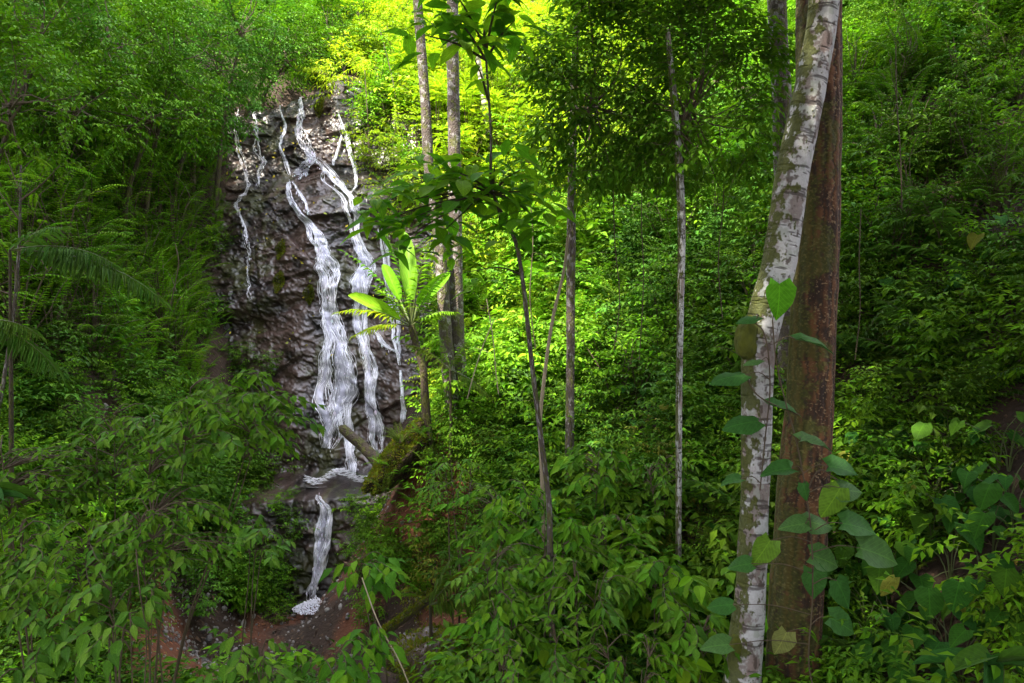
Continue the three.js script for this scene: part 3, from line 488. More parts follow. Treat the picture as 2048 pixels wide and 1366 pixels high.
{ // plants rooted on the ledges round the lowest fall
  const r = rng(99); for (const [x, y] of [[555, 950], [580, 990], [570, 1030], [705, 1010], [725, 1050], [590, 1060], [560, 1100], [700, 1100], [535, 1160], [715, 1160], [580, 1150], [585, 1200], [700, 1210], [740, 1110], [550, 1010], [690, 1160]]) { const p = castCliff(x, y); plant(pick0(r, ['ovalMid', 'fernFresh', 'smallDeep', 'ovalFresh', 'fernMid']), 'ledge_plant', 'small plant rooted on the ledges around the lowest fall', 'plant', at(x, y + 18, -p.z - .12), .3 + r() * .22, r() * 6, 'plants around the lowest fall'); }
}
// ================================================================ trees with small leaves over the upper bank
function crownTree(name, label, group, px, py, d, R, mat, seed, { L = .12, wd = .45, pr = LF.oval, clumps = 46, sprays = 7, n = 9, dx = 0, hollow = .3, len = .6, trunk = .09, bark = M.dark, op, flat = .8 } = {}) {
  const r = rng(seed), c = at(px, py, d), bx = c.x + dx, by = ground(bx, d + .4), base = V(bx, by, -d - .4), o = thing(name, label, 'tree', base, group);
  const lc = c.clone().sub(base), top = lc.clone().add(V(0, -.35 * R, 0)), t = new Geo(), w = new Geo(), g = new Geo();
  const path = spline([V(0, -.3, 0), V(lc.x * .25 + (r() - .5) * .3, Math.max(.2, top.y * .5), lc.z * .3), top], 10); t.tube(path, path.map((_, i) => trunk * (1 - .055 * i)), 8, [1, 1, 1], .08, seed);
  crown(g, w, r, lc, V(R, R * flat, R), clumps, sprays, n, pr, L, wd, { from: top, len, hollow, op });
  mesh('trunk', t.build(true), bark, o); mesh('branch', w.build(), M.twig, o); mesh('crown', g.build(), mat, o); return o;
}
[[70, 70, 17], [215, 60, 19], [340, 110, 20.5], [480, 40, 23.5], [150, 200, 17.5], [300, 215, 19.5], [395, 200, 22], [575, 90, 26], [20, 190, 15], [440, 110, 23], [530, 120, 25.5], [660, 60, 28.5]].forEach(([x, y, d], i) =>
  crownTree('small_leaved_tree', 'small-leaved dark green tree leaning over the top of falls', 'small-leaved trees above the falls', x, y, d, 1.75, i % 3 ? LM.small : LM.deep, 300 + i, { L: .15, clumps: 46, dx: -1 }));
crownTree('lime_tree_crown', 'bright lime tree overhanging the top edge of rock', null, 690, 150, 25.6, 1.2, LM.lime, 330, { L: .2, wd: .24, pr: LF.lance, clumps: 22, dx: 1.6 });
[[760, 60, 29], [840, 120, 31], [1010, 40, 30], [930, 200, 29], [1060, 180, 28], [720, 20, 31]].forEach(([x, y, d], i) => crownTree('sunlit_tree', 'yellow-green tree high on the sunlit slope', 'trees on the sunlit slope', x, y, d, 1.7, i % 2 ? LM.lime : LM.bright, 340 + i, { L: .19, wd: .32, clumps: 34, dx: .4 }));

// ================================================================ trunks in the middle distance
function poleTree(name, label, list, d, mat, seed, opts = {}) {
  const { o, p, w, base } = treeRoot(name, label, list, d, opts.group), g = new Geo(); trunkInto(g, p, w, base, opts.seg ?? 14, opts.lump ?? .1, seed, opts.perM ?? 8); mesh('trunk', g.build(true), mat, o); return { o, base, p };
}
function addCrown(t, r, px, py, d, R, mat, cf, opt) { const g = new Geo(), w = new Geo(), c = at(px, py, d).sub(t.base); crown(g, w, r, c, R, cf[0], cf[1], cf[2], opt.pr ?? LF.oval, opt.L, opt.wd ?? .42, opt); mesh('branch', w.build(), M.twig, t.o); mesh('crown', g.build(), mat, t.o); }
{
  const a = poleTree('forest_tree', 'straight dark trunk with grey lichen, thicker of the twin trunks', [[905, -640, 22], [905, 60, 24], [907, 200, 25], [910, 400, 27], [912, 600, 29], [918, 750, 31], [920, 790, 33]], 17, M.lichen, 2);
  addCrown(a, rng(400), 1175, -963, 14.5, V(4.2, 2, 3.8), LM.mid, [120, 8, 8], { L: .2, from: at(905, -630, 17).sub(a.base), limb: .06, len: .8 });
  const b = poleTree('forest_tree', 'slightly bent dark trunk with pale lichen, slimmer of the twin trunks', [[800, -640, 16], [826, -120, 18], [838, 40, 19], [850, 200, 20], [857, 320, 21], [878, 480, 23], [888, 620, 25], [898, 750, 28], [903, 790, 30]], 16.7, M.lichen, 5);
  addCrown(b, rng(401), 700, -1050, 12.5, V(2.2, 1.2, 2.2), LM.mid, [44, 7, 8], { L: .2, from: at(802, -630, 16.7).sub(b.base), limb: .05, len: .8 });
  const c = poleTree('palm_tree', 'slender pale palm trunk standing in the sunlit slope', [[955, 110, 10], [968, 200, 12], [984, 320, 14], [990, 420, 15]], 25, M.palmbark, 8);
  { const g = new Geo(), w = new Geo(), r = rng(9), top = at(955, 105, 25).sub(c.base); for (let k = 0; k < 9; k++) feather(g, w, r, top, dirOf(r, .2, 1.1), 1.3, 18, .35, .1, { droop: 1.3, wr: .02 }); mesh('frond_stalk', w.build(), M.green, c.o); mesh('frond', g.build(), LM.bright, c.o); }
  const e = poleTree('forest_tree', 'thin dark trunk speckled with white lichen under a dark crown', [[1156, 20, 12], [1150, 120, 14], [1145, 300, 16], [1142, 500, 18], [1141, 700, 17], [1140, 800, 17]], 14, M.lichen, 11);
  addCrown(e, rng(402), 1205, 190, 12.4, V(1.35, 1.8, 1.3), LM.mid, [110, 7, 8], { L: .17, wd: .45, from: at(1148, 250, 14).sub(e.base), limb: .025, len: .55, shell: .3 });
  const f = poleTree('forest_tree', 'thin straight trunk with a whitish stretch at head height', [[1335, 60, 10], [1348, 200, 14], [1358, 330, 16], [1363, 450, 16], [1361, 600, 14], [1358, 800, 13], [1357, 1090, 12]], 11, M.white, 14, { lump: .05 });
  addCrown(f, rng(403), 1400, 190, 11.4, V(1.3, 1.7, 1.2), LM.mid, [100, 7, 8], { L: .15, wd: .42, from: at(1355, 270, 11).sub(f.base), limb: .02, len: .5, shell: .3 });
  { const g = new Geo(); trunkInto(g, trunkPath([[1385, 150, 5], [1378, 240, 7], [1366, 330, 9]], 11, false).p, [.018, .025, .034], f.base, 8, 0, 1); mesh('limb', g.build(true), M.dark, f.o); }
  poleTree('leaning_sapling', 'thin pale leaning stem crossing the middle slope', [[1136, 470, 5], [1128, 540, 6], [1105, 640, 7], [1088, 760, 8], [1080, 850, 8], [1084, 960, 8]], 11.5, M.palewood, 17, { seg: 8, lump: 0 });
  const h = poleTree('slender_tree', 'slender whitish trunk among feathery leaves on the bank', [[42, 330, 4], [40, 430, 5], [38, 500, 6], [30, 600, 7], [20, 680, 7], [4, 780, 8]], 12.5, M.lichen, 20, { lump: .05, seg: 10 });
  { const g = new Geo(), w = new Geo(), r = rng(21), q = (x, y) => at(x, y, 12.5).sub(h.base); for (const [x0, y0, x1, y1] of [[40, 440, -20, 350], [38, 500, 95, 430], [30, 590, -30, 560], [42, 400, 120, 330], [40, 380, 10, 300]]) { const p = spline([q(x0, y0), q((x0 + x1) / 2, (y0 + y1) / 2 + 6), q(x1, y1)], 6); w.tube(p, [.02, .018, .015, .012, .01, .008, .005], 5); for (let k = 0; k < 7; k++) feather(g, null, r, p[2 + k % 5], dirOf(r, -.2, .6), .6, 14, .1, .24, { droop: .8 }); } mesh('branch', w.build(), M.twig, h.o); mesh('crown', g.build(), LM.fresh, h.o); }
  const k = poleTree('forest_tree', 'pinkish grey trunk half hidden behind the mossy pair', [[1570, -570, 34], [1552, -80, 38], [1556, 60, 38], [1562, 160, 38], [1570, 420, 40]], 13, M.lichen, 23);
  addCrown(k, rng(404), 1650, -880, 14, V(4.6, 2.2, 4.6), LM.canopy, [150, 8, 8], { L: .26, from: at(1570, -560, 13).sub(k.base), limb: .06, len: .9 });
}

// ================================================================ the pair of big trunks
{
  const a = treeRoot('leaning_tree', 'leaning trunk with white lichen blotches and olive moss, big leaves before it', [[1658, -260, 54], [1650, -60, 57], [1642, 50, 58], [1615, 200, 62], [1585, 350, 66], [1562, 500, 68], [1540, 600, 68], [1519, 690, 66], [1514, 800, 58], [1511, 950, 57], [1507, 1060, 56], [1500, 1200, 60], [1487, 1340, 72], [1478, 1450, 84]], 8.3), g = new Geo();
  trunkInto(g, a.p, a.w, a.base, 28, .12, 31, 16); mesh('trunk', g.build(true), M.white, a.o);
  addCrown(a, rng(410), 2000, -900, 8.5, V(4.6, 2.6, 4.6), LM.canopy, [150, 8, 9], { L: .26, from: at(1656, -250, 8.3).sub(a.base), limb: .1, len: 1.2, shell: .2 });
  { const q = new Geo(), r = rng(32); for (const [x, y, R] of [[1492, 680, .2], [1475, 1290, .13], [1500, 660, .14], [1555, 620, .1]]) { const s = new THREE.IcosahedronGeometry(R, 4), P = s.attributes.position, o = at(x, y, 8.22).sub(a.base); const b = q.p.length / 3; for (let i = 0; i < P.count; i++) { const v = V(P.getX(i), P.getY(i), P.getZ(i)), m = .72 + .6 * fbm(v.x * 9 + x, v.y * 9, v.z * 9, 3); q.p.push(o.x + v.x * m * .6, o.y + v.y * m * 1.15, o.z + v.z * m * .7); const t = fbm(v.x * 40, v.y * 40, v.z * 40, 2), cc = lerp3(MOSSD, MOSS, t * 1.3); q.c.push(...cc); q.u.push(0, 0); q.i.push(b + i); } } mesh('moss_cushion', q.build(true), M.moss, a.o); }
  const b = treeRoot('brown_tree', 'thick straight trunk with rusty brown bark behind the lichen-white trunk', [[1638, -260, 88], [1638, -60, 88], [1638, 200, 86], [1636, 400, 84], [1628, 600, 88], [1619, 800, 90], [1604, 1000, 99], [1592, 1200, 103], [1585, 1366, 108], [1580, 1450, 114]], 8.95), h = new Geo();
  trunkInto(h, b.p, b.w, b.base, 30, .06, 41, 16); mesh('trunk', h.build(true), M.brown, b.o);
  addCrown(b, rng(411), 1300, -1150, 9, V(4.6, 2.5, 4.6), LM.canopy, [160, 8, 9], { L: .26, from: at(1632, -250, 8.95).sub(b.base), limb: .1, len: 1.2, shell: .2 });
}
// unseen canopy trees, added round the camera to keep the ravine floor in shade
{
  const r0 = rng(500), g = new Geo(), w = new Geo(), t = new Geo(); crown(g, w, r0, V(0, 17, 0), V(6.5, 3.6, 6.5), 230, 8, 9, LF.oval, .34, .5, { from: V(0, 12, 0), limb: .14, len: 1.6, shell: .15 });
  const tp = spline([V(0, -.5, 0), V(.3, 6, .2), V(0, 12.5, 0)], 14); t.tube(tp, tp.map((_, i) => .36 - i * .012), 14, [1, 1, 1], .08, 3);
  const G = g.build(), Wd = w.build(), T = t.build(true);
  for (const [x, d, turn, s, label] of [[-12.8, 9, 2.2, .75, 'unseen canopy tree with a low crown, added on the bank to shade the stream bed'], [-14.8, 13.5, 0, 1, 'unseen tall canopy tree added on the high bank to shade the falls'], [13.5, 8, 1, 1, 'unseen tall canopy tree added for shade on the slope beyond the rusty trunk'], [9, -2.5, 2, 1, 'unseen tall canopy tree added for shade behind the viewpoint, uphill'], [-5.7, 6.4, 1.9, .85, 'unseen canopy tree added for shade in the gully beside the viewpoint'], [-9, 1, 3, 1, 'unseen tall canopy tree added for shade above the gully mouth'], [1.5, -5, 4, 1.05, 'unseen tall canopy tree added for shade behind the viewpoint, in the gully'], [11.5, 9, 1.5, .8, 'unseen canopy tree with a low crown, added to shade the heart-leaved plants'], [8.5, 3, 3.4, .9, 'unseen canopy tree added for shade on the slope close beside the viewpoint'], [12.5, -4, 4.4, 1, 'unseen canopy tree added for shade far up the slope behind the viewpoint'], [12.6, 14, .4, .7, 'unseen canopy tree added to shade the dark hillside'], [14.2, 18, 2.9, .7, 'unseen canopy tree added for shade at the top of the dark hillside'], [9.6, 10, 5.2, .7, 'unseen canopy tree added for shade on the dark hillside above the frond plants'], [4.2, -2.4, .9, .6, 'unseen low spreading tree close behind the viewpoint, added to block sky light'], [8, -.4, 2, .6, 'unseen low spreading tree uphill of the viewpoint, added to block sky light'], [6.2, -5.5, 4, .62, 'unseen low spreading tree farther behind the viewpoint, added to block sky light'], [15, 16, 5, .9, 'unseen tall canopy tree added for shade high on the dark hillside'], [-2.2, 1.2, 1.1, .85, 'unseen canopy tree with a low crown, added for shade right over the viewpoint'], [5, 1.5, .7, .95, 'unseen tall canopy tree added for shade just beside the viewpoint, uphill']]) {
    const o = thing('added_canopy_tree', label, 'tree', V(x, ground(x, d), -d)); o.rotation.y = turn; o.scale.setScalar(s); mesh('trunk', T, M.dark, o); mesh('branch', Wd, M.dark, o); mesh('crown', G, LM.canopy, o);
  }
  const r = rng(512); // ring of unseen trees added behind the viewpoint to block the low sky
  for (let k = 0; k < 16; k++) { const a = -1.75 + 3.5 * k / 15, q = 13 + r() * 5, x = Math.sin(a) * q * 1.25, z = Math.cos(a) * q + 2, s = .72 + r() * .2, o = thing('added_canopy_tree', 'unseen tree added behind the viewpoint to block the low sky', 'tree', V(x, ground(x, -z) - 4.5 - r() * 2, z), 'unseen shading trees behind the viewpoint'); o.rotation.y = r() * 6; o.scale.set(s, s * .8, s); mesh('trunk', T, M.dark, o); mesh('branch', Wd, M.dark, o); mesh('crown', G, LM.canopy, o); }
}

// ================================================================ near plants whose leaves are pieces of their own
const BX = V(0, 0, 0), BM = new THREE.Matrix4();
function oneLeaf(parent, geo, mat, p, dir, nor, L, wd, name = 'leaf') {
  const y = dir.clone().normalize(), x = V(0, 0, 0).crossVectors(y, nor); if (x.lengthSq() < 1e-5) x.set(1, 0, 0); x.normalize(); const z = V(0, 0, 0).crossVectors(x, y);
  const m = mesh(name, geo, mat, parent); m.position.copy(p); m.quaternion.setFromRotationMatrix(BM.makeBasis(x, y, z)); m.scale.set(L * wd, L, L); return m;
}
const pick = (r, a) => a[Math.floor(r() * a.length)];
function sapling(name, label, group, px, py, d, R, seed, { n = 200, L = .2, wd = .47, geos = [LG.ovate, LG.wavy], mats = SM.sap, len = .55, per = 8, foot = null, droop = .45, extra = 0, flat = .7 } = {}) {
  const r = rng(seed), c = at(px, py, d), fx = foot ? at(foot, py, d).x : c.x + (r() - .5) * .3, base = V(fx, ground(fx, d), -d), o = thing(name, label, 'sapling', base, group), w = new Geo(), g = new Geo(), lc = c.clone().sub(base);
  const stems = 2 + Math.floor(r() * 2), joints = [];
  for (let s = 0; s < stems; s++) { const e = lc.clone().add(V((r() - .5) * R * 1.1, R * flat * (.1 + r() * .6), (r() - .5) * R)), p = spline([V((r() - .5) * .1, -.3, 0), V(e.x * .3 + (r() - .5) * .2, e.y * .45, e.z * .3), V(e.x * .7, e.y * .75, e.z * .7), e], 14); w.tube(p, p.map((_, i) => .016 - i * .0009), 6); joints.push(...p.slice(5)); }
  let left = n, total = n + extra;
  while (total > 0) {
    const k = dirOf(r, -.9, 1.1), tgt = V(lc.x + k.x * R * (.4 + .6 * r()), lc.y + k.y * R * flat * (.4 + .6 * r()), lc.z + k.z * R * .8 * (.4 + .6 * r())); let j = joints[0], bd = 1e9; for (const q of joints) { const e = q.distanceTo(tgt) + (q.y > tgt.y ? .2 : 0); if (e < bd) { bd = e; j = q; } }
    const m = j.clone().lerp(tgt, .55); m.y += .1; const p = spline([j, m, tgt, tgt.clone().add(V(k.x, -.25, k.z).multiplyScalar(len * .4))], 7); w.tube(p, [.008, .007, .006, .005, .005, .004, .003, .002], 4);
    const cnt = Math.round(per * (.7 + r() * .6));
    for (let i = 0; i < cnt && total > 0; i++, total--) {
      const s = Math.min(6.99, 7 * (.3 + .7 * (i + .8) / cnt)), a = Math.floor(s), q = p[a].clone().lerp(p[a + 1], s - a), ax = p[a + 1].clone().sub(p[a]).normalize(), sd = V(0, 0, 0).crossVectors(ax, UPV).normalize().multiplyScalar(i % 2 ? 1 : -1);
      const ld = ax.clone().multiplyScalar(.6).addScaledVector(sd, i === cnt - 1 ? 0 : .75).add(jit(r, .45)); ld.y -= droop * (.3 + r() * .6); const nn = UPV.clone().addScaledVector(V(0, 0, 1), .35).add(jit(r, .6)), l = L * (.6 + r() * .55);
      if (left > 0) { oneLeaf(o, pick(r, geos), pick(r, mats), q, ld, nn, l, wd * (.85 + r() * .3)); left--; } else g.leaf(LF.oval, q, ld, nn, l, wd, tint(r));
    }
  }
  mesh('stem', w.build(), M.twig, o); if (g.i.length) { const f = mesh('foliage', g.build(), LM.mid, o); f.userData.kind = 'stuff'; } return o;
}
const LEFT = 'broad-leaved saplings over the stream bed';
sapling('sapling', 'dense glossy sapling reaching out before the foot of falls', null, 470, 840, 8.8, .95, 601, { n: 290, L: .155, foot: 300, per: 10, extra: 700 });
sapling('sapling', 'dense leafy sapling on the bank over the red stream bed', LEFT, 250, 900, 9.2, 1.0, 602, { n: 220, L: .14, extra: 500 });
sapling('sapling', 'dense leafy sapling on the bank over the red stream bed', LEFT, 60, 960, 8.8, .9, 603, { n: 190, L: .135, extra: 500 });
sapling('sapling', 'dense leafy sapling on the bank over the red stream bed', LEFT, 350, 1060, 8.3, .9, 604, { n: 220, L: .14, extra: 400 });
sapling('sapling', 'dense leafy sapling on the bank over the red stream bed', LEFT, 130, 1130, 8.0, .85, 605, { n: 200, L: .14, extra: 450 });
sapling('sapling', 'sapling with loose drooping leaves beside the gravel patch', null, 250, 1235, 7.4, .6, 606, { n: 90, L: .21, per: 6 });
sapling('sapling', 'thin sapling with hanging leaves in the bottom corner of bank', null, 40, 1300, 7.5, .65, 607, { n: 90, L: .2 });
sapling('sapling', 'leafy sapling growing from rock close beside the lowest fall', null, 530, 1080, 11.5, .55, 608, { n: 110, L: .2, foot: 480 });
sapling('sapling', 'sparse sapling with pointed leaves next to the lowest fall', null, 735, 1140, 10.5, .5, 609, { n: 70, L: .24, per: 6, mats: SM.sapling, foot: 790 });
sapling('sapling', 'fresh green sapling over the fallen mossy branch', null, 690, 1300, 8.4, .6, 610, { n: 110, L: .22, mats: SM.sapling });
sapling('sapling', 'low sapling over the red earth of stream bed', null, 500, 1330, 8.0, .5, 611, { n: 60, L: .2, per: 6 });
const MIDG = 'saplings on the near slope';
[[905, 960, 12.5, .7], [1010, 1010, 11.2, .75], [1000, 1090, 11, .6], [1100, 1100, 10.2, .75], [1010, 1160, 9.8, .65], [1230, 1080, 10.4, .7], [1180, 1190, 9.2, .7], [1310, 1180, 9.4, .6], [1060, 1310, 8.2, .7], [1250, 1320, 8.3, .65], [1400, 1270, 8.6, .5], [1190, 940, 12, .7], [1330, 950, 11.8, .55], [1010, 1240, 9, .45]].forEach(([x, y, d, R], i) =>
  sapling('slope_sapling', 'fresh green sapling among others on the near slope', MIDG, x, y, d, R, 620 + i, { n: 95, L: .15 + (i % 4) * .025, mats: i % 2 ? SM.sapling : SM.sap, extra: 140, wd: i % 3 ? .47 : .36 }));
[[2000, 330, .8, 80], [1840, 420, .8, 80], [1960, 160, .8, 80], [1770, 300, .8, 80]].forEach(([x, y, R, n], i) => { const d = -cast(x, y + 90).z; sapling('hillside_sapling', 'thin sapling with narrow leaves on the dark hillside', 'saplings on the dark hillside', x, y, d, R, 640 + i, { n, L: .2, wd: .3, mats: SM.sap, extra: 120 }); });

{ // the sapling with big drooping leaves in front of the sunlit slope
  const list = [[968, 60, 4], [975, 160, 5], [982, 270, 5], [986, 385, 7], [1030, 480, 8], [1045, 560, 9], [1065, 740, 10], [1085, 900, 11], [1098, 1010, 12], [1100, 1090, 13]], D = 10;
  const { o, p, w, base } = treeRoot('sapling_tree', 'thin crooked sapling with tiers of big drooping leaves', list, D), g = new Geo(), t = new Geo(), r = rng(700); trunkInto(t, p, w, base, 10, .05, 3, 8); mesh('trunk', t.build(true), M.lichen, o);
  const q = (x, y, d) => at(x, y, d ?? D).sub(base);
  const whorl = (x, y, d, n, L, from) => { const c = q(x, y, d); if (from) g.tube(spline([q(...from), q((from[0] + x) / 2, (from[1] + y) / 2 - 8, d), c], 8), [.022, .02, .018, .016, .014, .012, .01, .009, .008], 6); const a0 = r() * 6; n = Math.round(n * 1.5); for (let i = 0; i < n; i++) { const a = a0 + i / n * 12.566 + (r() - .5) * .5; oneLeaf(o, r() < .5 ? LG.broad : LG.wavy, pick(r, SM.vivid), c.clone().add(V((r() - .5) * .5, (r() - .5) * .6, (r() - .5) * .6)), V(Math.cos(a), .3 - r() * .7, Math.sin(a)), UPV.clone().add(jit(r, .5)), L * (.7 + r() * .5), .42); } };
  whorl(968, 62, D, 8, .5); whorl(905, 30, 9.8, 9, .46, [972, 120]); whorl(850, 70, 9.9, 8, .4, [972, 120]); whorl(1030, 40, 10, 8, .42, [972, 120]); whorl(950, 120, 9.8, 7, .42, [976, 200]); whorl(900, -30, 9.8, 9, .46, [972, 100]); whorl(1000, -20, 9.8, 9, .46, [972, 100]);
  for (const [x, y, d, n, L] of [[790, 405, 9.8, 10, .45], [850, 355, 10, 10, .46], [760, 440, 9.9, 8, .4], [900, 340, 9.7, 9, .46], [840, 430, 9.6, 9, .44], [930, 420, 9.7, 8, .42], [890, 460, 9.9, 7, .38], [1040, 340, 10, 9, .44], [1090, 395, 10.1, 8, .4], [1050, 420, 9.8, 8, .4], [990, 330, 10, 8, .42], [1000, 440, 9.7, 7, .38], [820, 470, 10, 7, .36], [950, 370, 9.8, 9, .42], [870, 400, 9.9, 9, .44], [1010, 390, 9.9, 8, .42]]) whorl(x, y, d, n, L, [986, 388]);
  g.tube(spline([q(1045, 550), q(1000, 535), q(930, 545)], 6), [.016, .014, .012, .01, .008, .006, .004], 5); for (const [x, y] of [[930, 545], [965, 535]]) whorl(x, y, 10, 5, .3);
  mesh('branch', g.build(), M.dark, o);
}
{ // big-leaved plant in front of the falls: long blades and arching pinnate fronds
  const D = 15.9, { o, p, w, base } = treeRoot('big_leaved_plant', 'plant with upright banana-like blade and arching fronds before the falls', [[822, 650, 14], [832, 690, 15], [846, 740, 15], [850, 790, 17]], D, null, 'plant'), t = new Geo(), g = new Geo(), r = rng(710), top = at(822, 652, D).sub(base);
  trunkInto(t, p, w, base, 10, .15, 4, 10); mesh('trunk', t.build(true), M.dark, o);
  const blade = (x0, y0, x1, y1, wpx, mt, dz = 0) => { const a = at(x0, y0, D + dz).sub(base), b = at(x1, y1, D + dz + .2).sub(base), d = b.clone().sub(a), L = d.length(); g.tube([top, top.clone().lerp(a, .6), a], [.03, .022, .014], 6); oneLeaf(o, LG.strap, mt, a, d, V(.15, .25, 1), L, wpx / F * D / L, 'blade'); };
  blade(822, 600, 808, 452, 34, SM.banana); blade(800, 640, 690, 578, 24, SM.vivid[1], .2); blade(835, 610, 900, 540, 26, SM.vivid[0], .3); blade(800, 600, 765, 520, 24, SM.vivid[0], .3);
  for (const [x, y] of [[700, 530], [690, 650], [730, 690], [780, 500], [890, 560], [900, 640], [760, 590], [850, 520]]) { const e = at(x, y, D + (r() - .5)).sub(base), d = e.sub(top), f = new Geo(), ws = new Geo(), L = d.length() * 1.15; d.y += L * .45; feather(f, ws, r, top, d, L, 15, .34, .2, { droop: 1.1, wr: .016, base: .22, hang: .35 }); const fr = mesh('frond', f.build(), x === 690 || x === 730 ? LM.bright : LM.fresh, o); mesh('rachis', ws.build(), M.green, fr); }
  mesh('leaf_stalk', g.build(), M.green, o);
}
{ // palm fronds hanging on the bank among the feathery shrubs
  for (const [x, y, d, ends, label] of [[20, 500, 10.5, [[270, 640], [200, 560], [120, 470]], 'grey-green palm with three arching fronds on the bank'], [-40, 640, 10, [[80, 760], [60, 690]], 'small palm with narrow leaflets low on the bank'], [860, 1210, 11, [[905, 1120], [950, 1150], [985, 1205], [900, 1215], [960, 1230]], 'small light green palm with stiff fronds over the mossy branch'], [900, 740, 15.5, [[820, 700], [960, 800], [870, 660], [930, 690]], 'young palm at the foot of the twin trunks']]) {
    const a = at(x, y, d), base = V(a.x, ground(a.x, d), -d), o = thing('palm', label, 'palm', base), r = rng(720 + x), top = a.clone().sub(base), t = new Geo(); t.tube(spline([V(0, -.2, 0), V(.02, top.y * .5, 0), top], 6), [.04, .038, .036, .034, .03, .025, .02], 8); mesh('stem', t.build(true), M.dark, o);
    for (const [ex, ey] of ends) { const e = at(ex, ey, d - .1).sub(base).sub(top), L = e.length() * 1.12, f = new Geo(), ws = new Geo(); e.y += L * .4; feather(f, ws, r, top, e, L, Math.round(14 + L * 8), .2 + L * .16, .12, { droop: 1.0, wr: .012, base: .15, hang: .5 }); const fr = mesh('frond', f.build(), x < 100 ? LM.palm : LM.fern, o); mesh('rachis', ws.build(), M.green, fr); }
  }
}
{ // climbing plant on the pair of trunks: every leaf placed
  const D = 7.9, base = at(1640, 1420, D), o = thing('climbing_vine', 'climbing vine with big heart-shaped leaves on the pair of trunks', 'vine', base), g = new Geo(), r = rng(730), q = (x, y, d) => at(x, y, d ?? D).sub(base);
  const stemOf = (l) => { const p = spline(l.map(([x, y, d]) => q(x, y, d)), l.length * 6); g.tube(p, p.map(() => .008), 6); return p; };
  const main = stemOf([[1640, 1420], [1618, 1330], [1625, 1200], [1622, 1060], [1608, 960], [1592, 880], [1570, 800], [1552, 720], [1545, 640]]), side = stemOf([[1520, 980, 8], [1530, 880, 8], [1540, 760, 7.95], [1525, 660, 7.9], [1500, 640, 7.9]]);
  stemOf([[1675, 960], [1640, 940], [1612, 985]]); stemOf([[1600, 830], [1560, 815], [1515, 790], [1495, 760]]);
  const LV = [[1560, 603, 78, 'b', -1.57, .2], [1495, 636, 52, 'v', 3.0, .75], [1633, 684, 80, 'v', .05, .85], [1455, 752, 80, 'v', 2.9, .7], [1505, 722, 40, 'v', 3, .8], [1572, 813, 72, 'v', .1, .8], [1482, 845, 80, 'v', 2.9, .6], [1637, 884, 76, 'v', .1, .75], [1553, 938, 66, 'v', 2.8, .6], [1690, 935, 70, 'v', .2, .6], [1612, 984, 40, 'v', -1.2, .4], [1664, 1006, 76, 'p', -2.2, .3], [1585, 1050, 56, 'v', 3, .4], [1640, 1046, 68, 'v', 0, .4], [1722, 1052, 76, 'v', 0, .55], [1655, 1120, 76, 'v', -.5, .4], [1524, 1108, 70, 'p', -2.2, .3], [1765, 1108, 96, 'v', -.4, .5], [1562, 1290, 62, 'l', -2, .3], [1630, 1170, 70, 'v', -1.4, .3], [1690, 1190, 70, 'v', -1, .4], [1480, 1130, 50, 'v', 3, .5], [1462, 960, 46, 'v', 2.9, .7], [1700, 980, 66, 'v', .3, .4], [1690, 1250, 72, 'v', -.8, .4], [1440, 1210, 54, 'v', 2.9, .5], [1430, 1290, 60, 'v', 2.8, .5]];
  for (const [x, y, s, k, a, tilt] of LV) {
    const L = s / F * D * .92, c = q(x, y, D - .05 + (r() - .5) * .2), dir = V(Math.cos(a), Math.sin(a) * (a < -.9 ? 1 : .3) - .12, .25 * (r() - .3)), nor = V(0, tilt, 1 - tilt).add(jit(r, .2)), st = c.clone().addScaledVector(dir.clone().normalize(), -L * .5);
    let j = main[0], bd = 1e9; for (const e of [...main, ...side]) { const dd = e.distanceTo(st) + (e.y > st.y ? .08 : 0); if (dd < bd) { bd = dd; j = e; } }
    const stalk = new Geo(); stalk.tube(spline([j, j.clone().lerp(st, .5).add(V(0, .06, .03)), st], 6), [.006, .006, .005, .005, .005, .004, .004], 5);
    const lf = oneLeaf(o, r() < .5 ? LG.heart : LG.heart2, k === 'b' ? SM.vinebright : k === 'p' ? SM.sap[2] : k === 'y' ? SM.vineyellow : k === 'l' ? SM.vinepale : pick(r, SM.vine), st, dir, nor, L, k === 'b' ? .84 : .8); if (k === 'b') lf.userData.label = 'bright green leaf'; if (k === 'l') lf.userData.label = 'pale ragged leaf';
    mesh('leaf_stalk', stalk.build(), M.twig, o);
  }
  mesh('stem', g.build(true), M.twig, o);
}
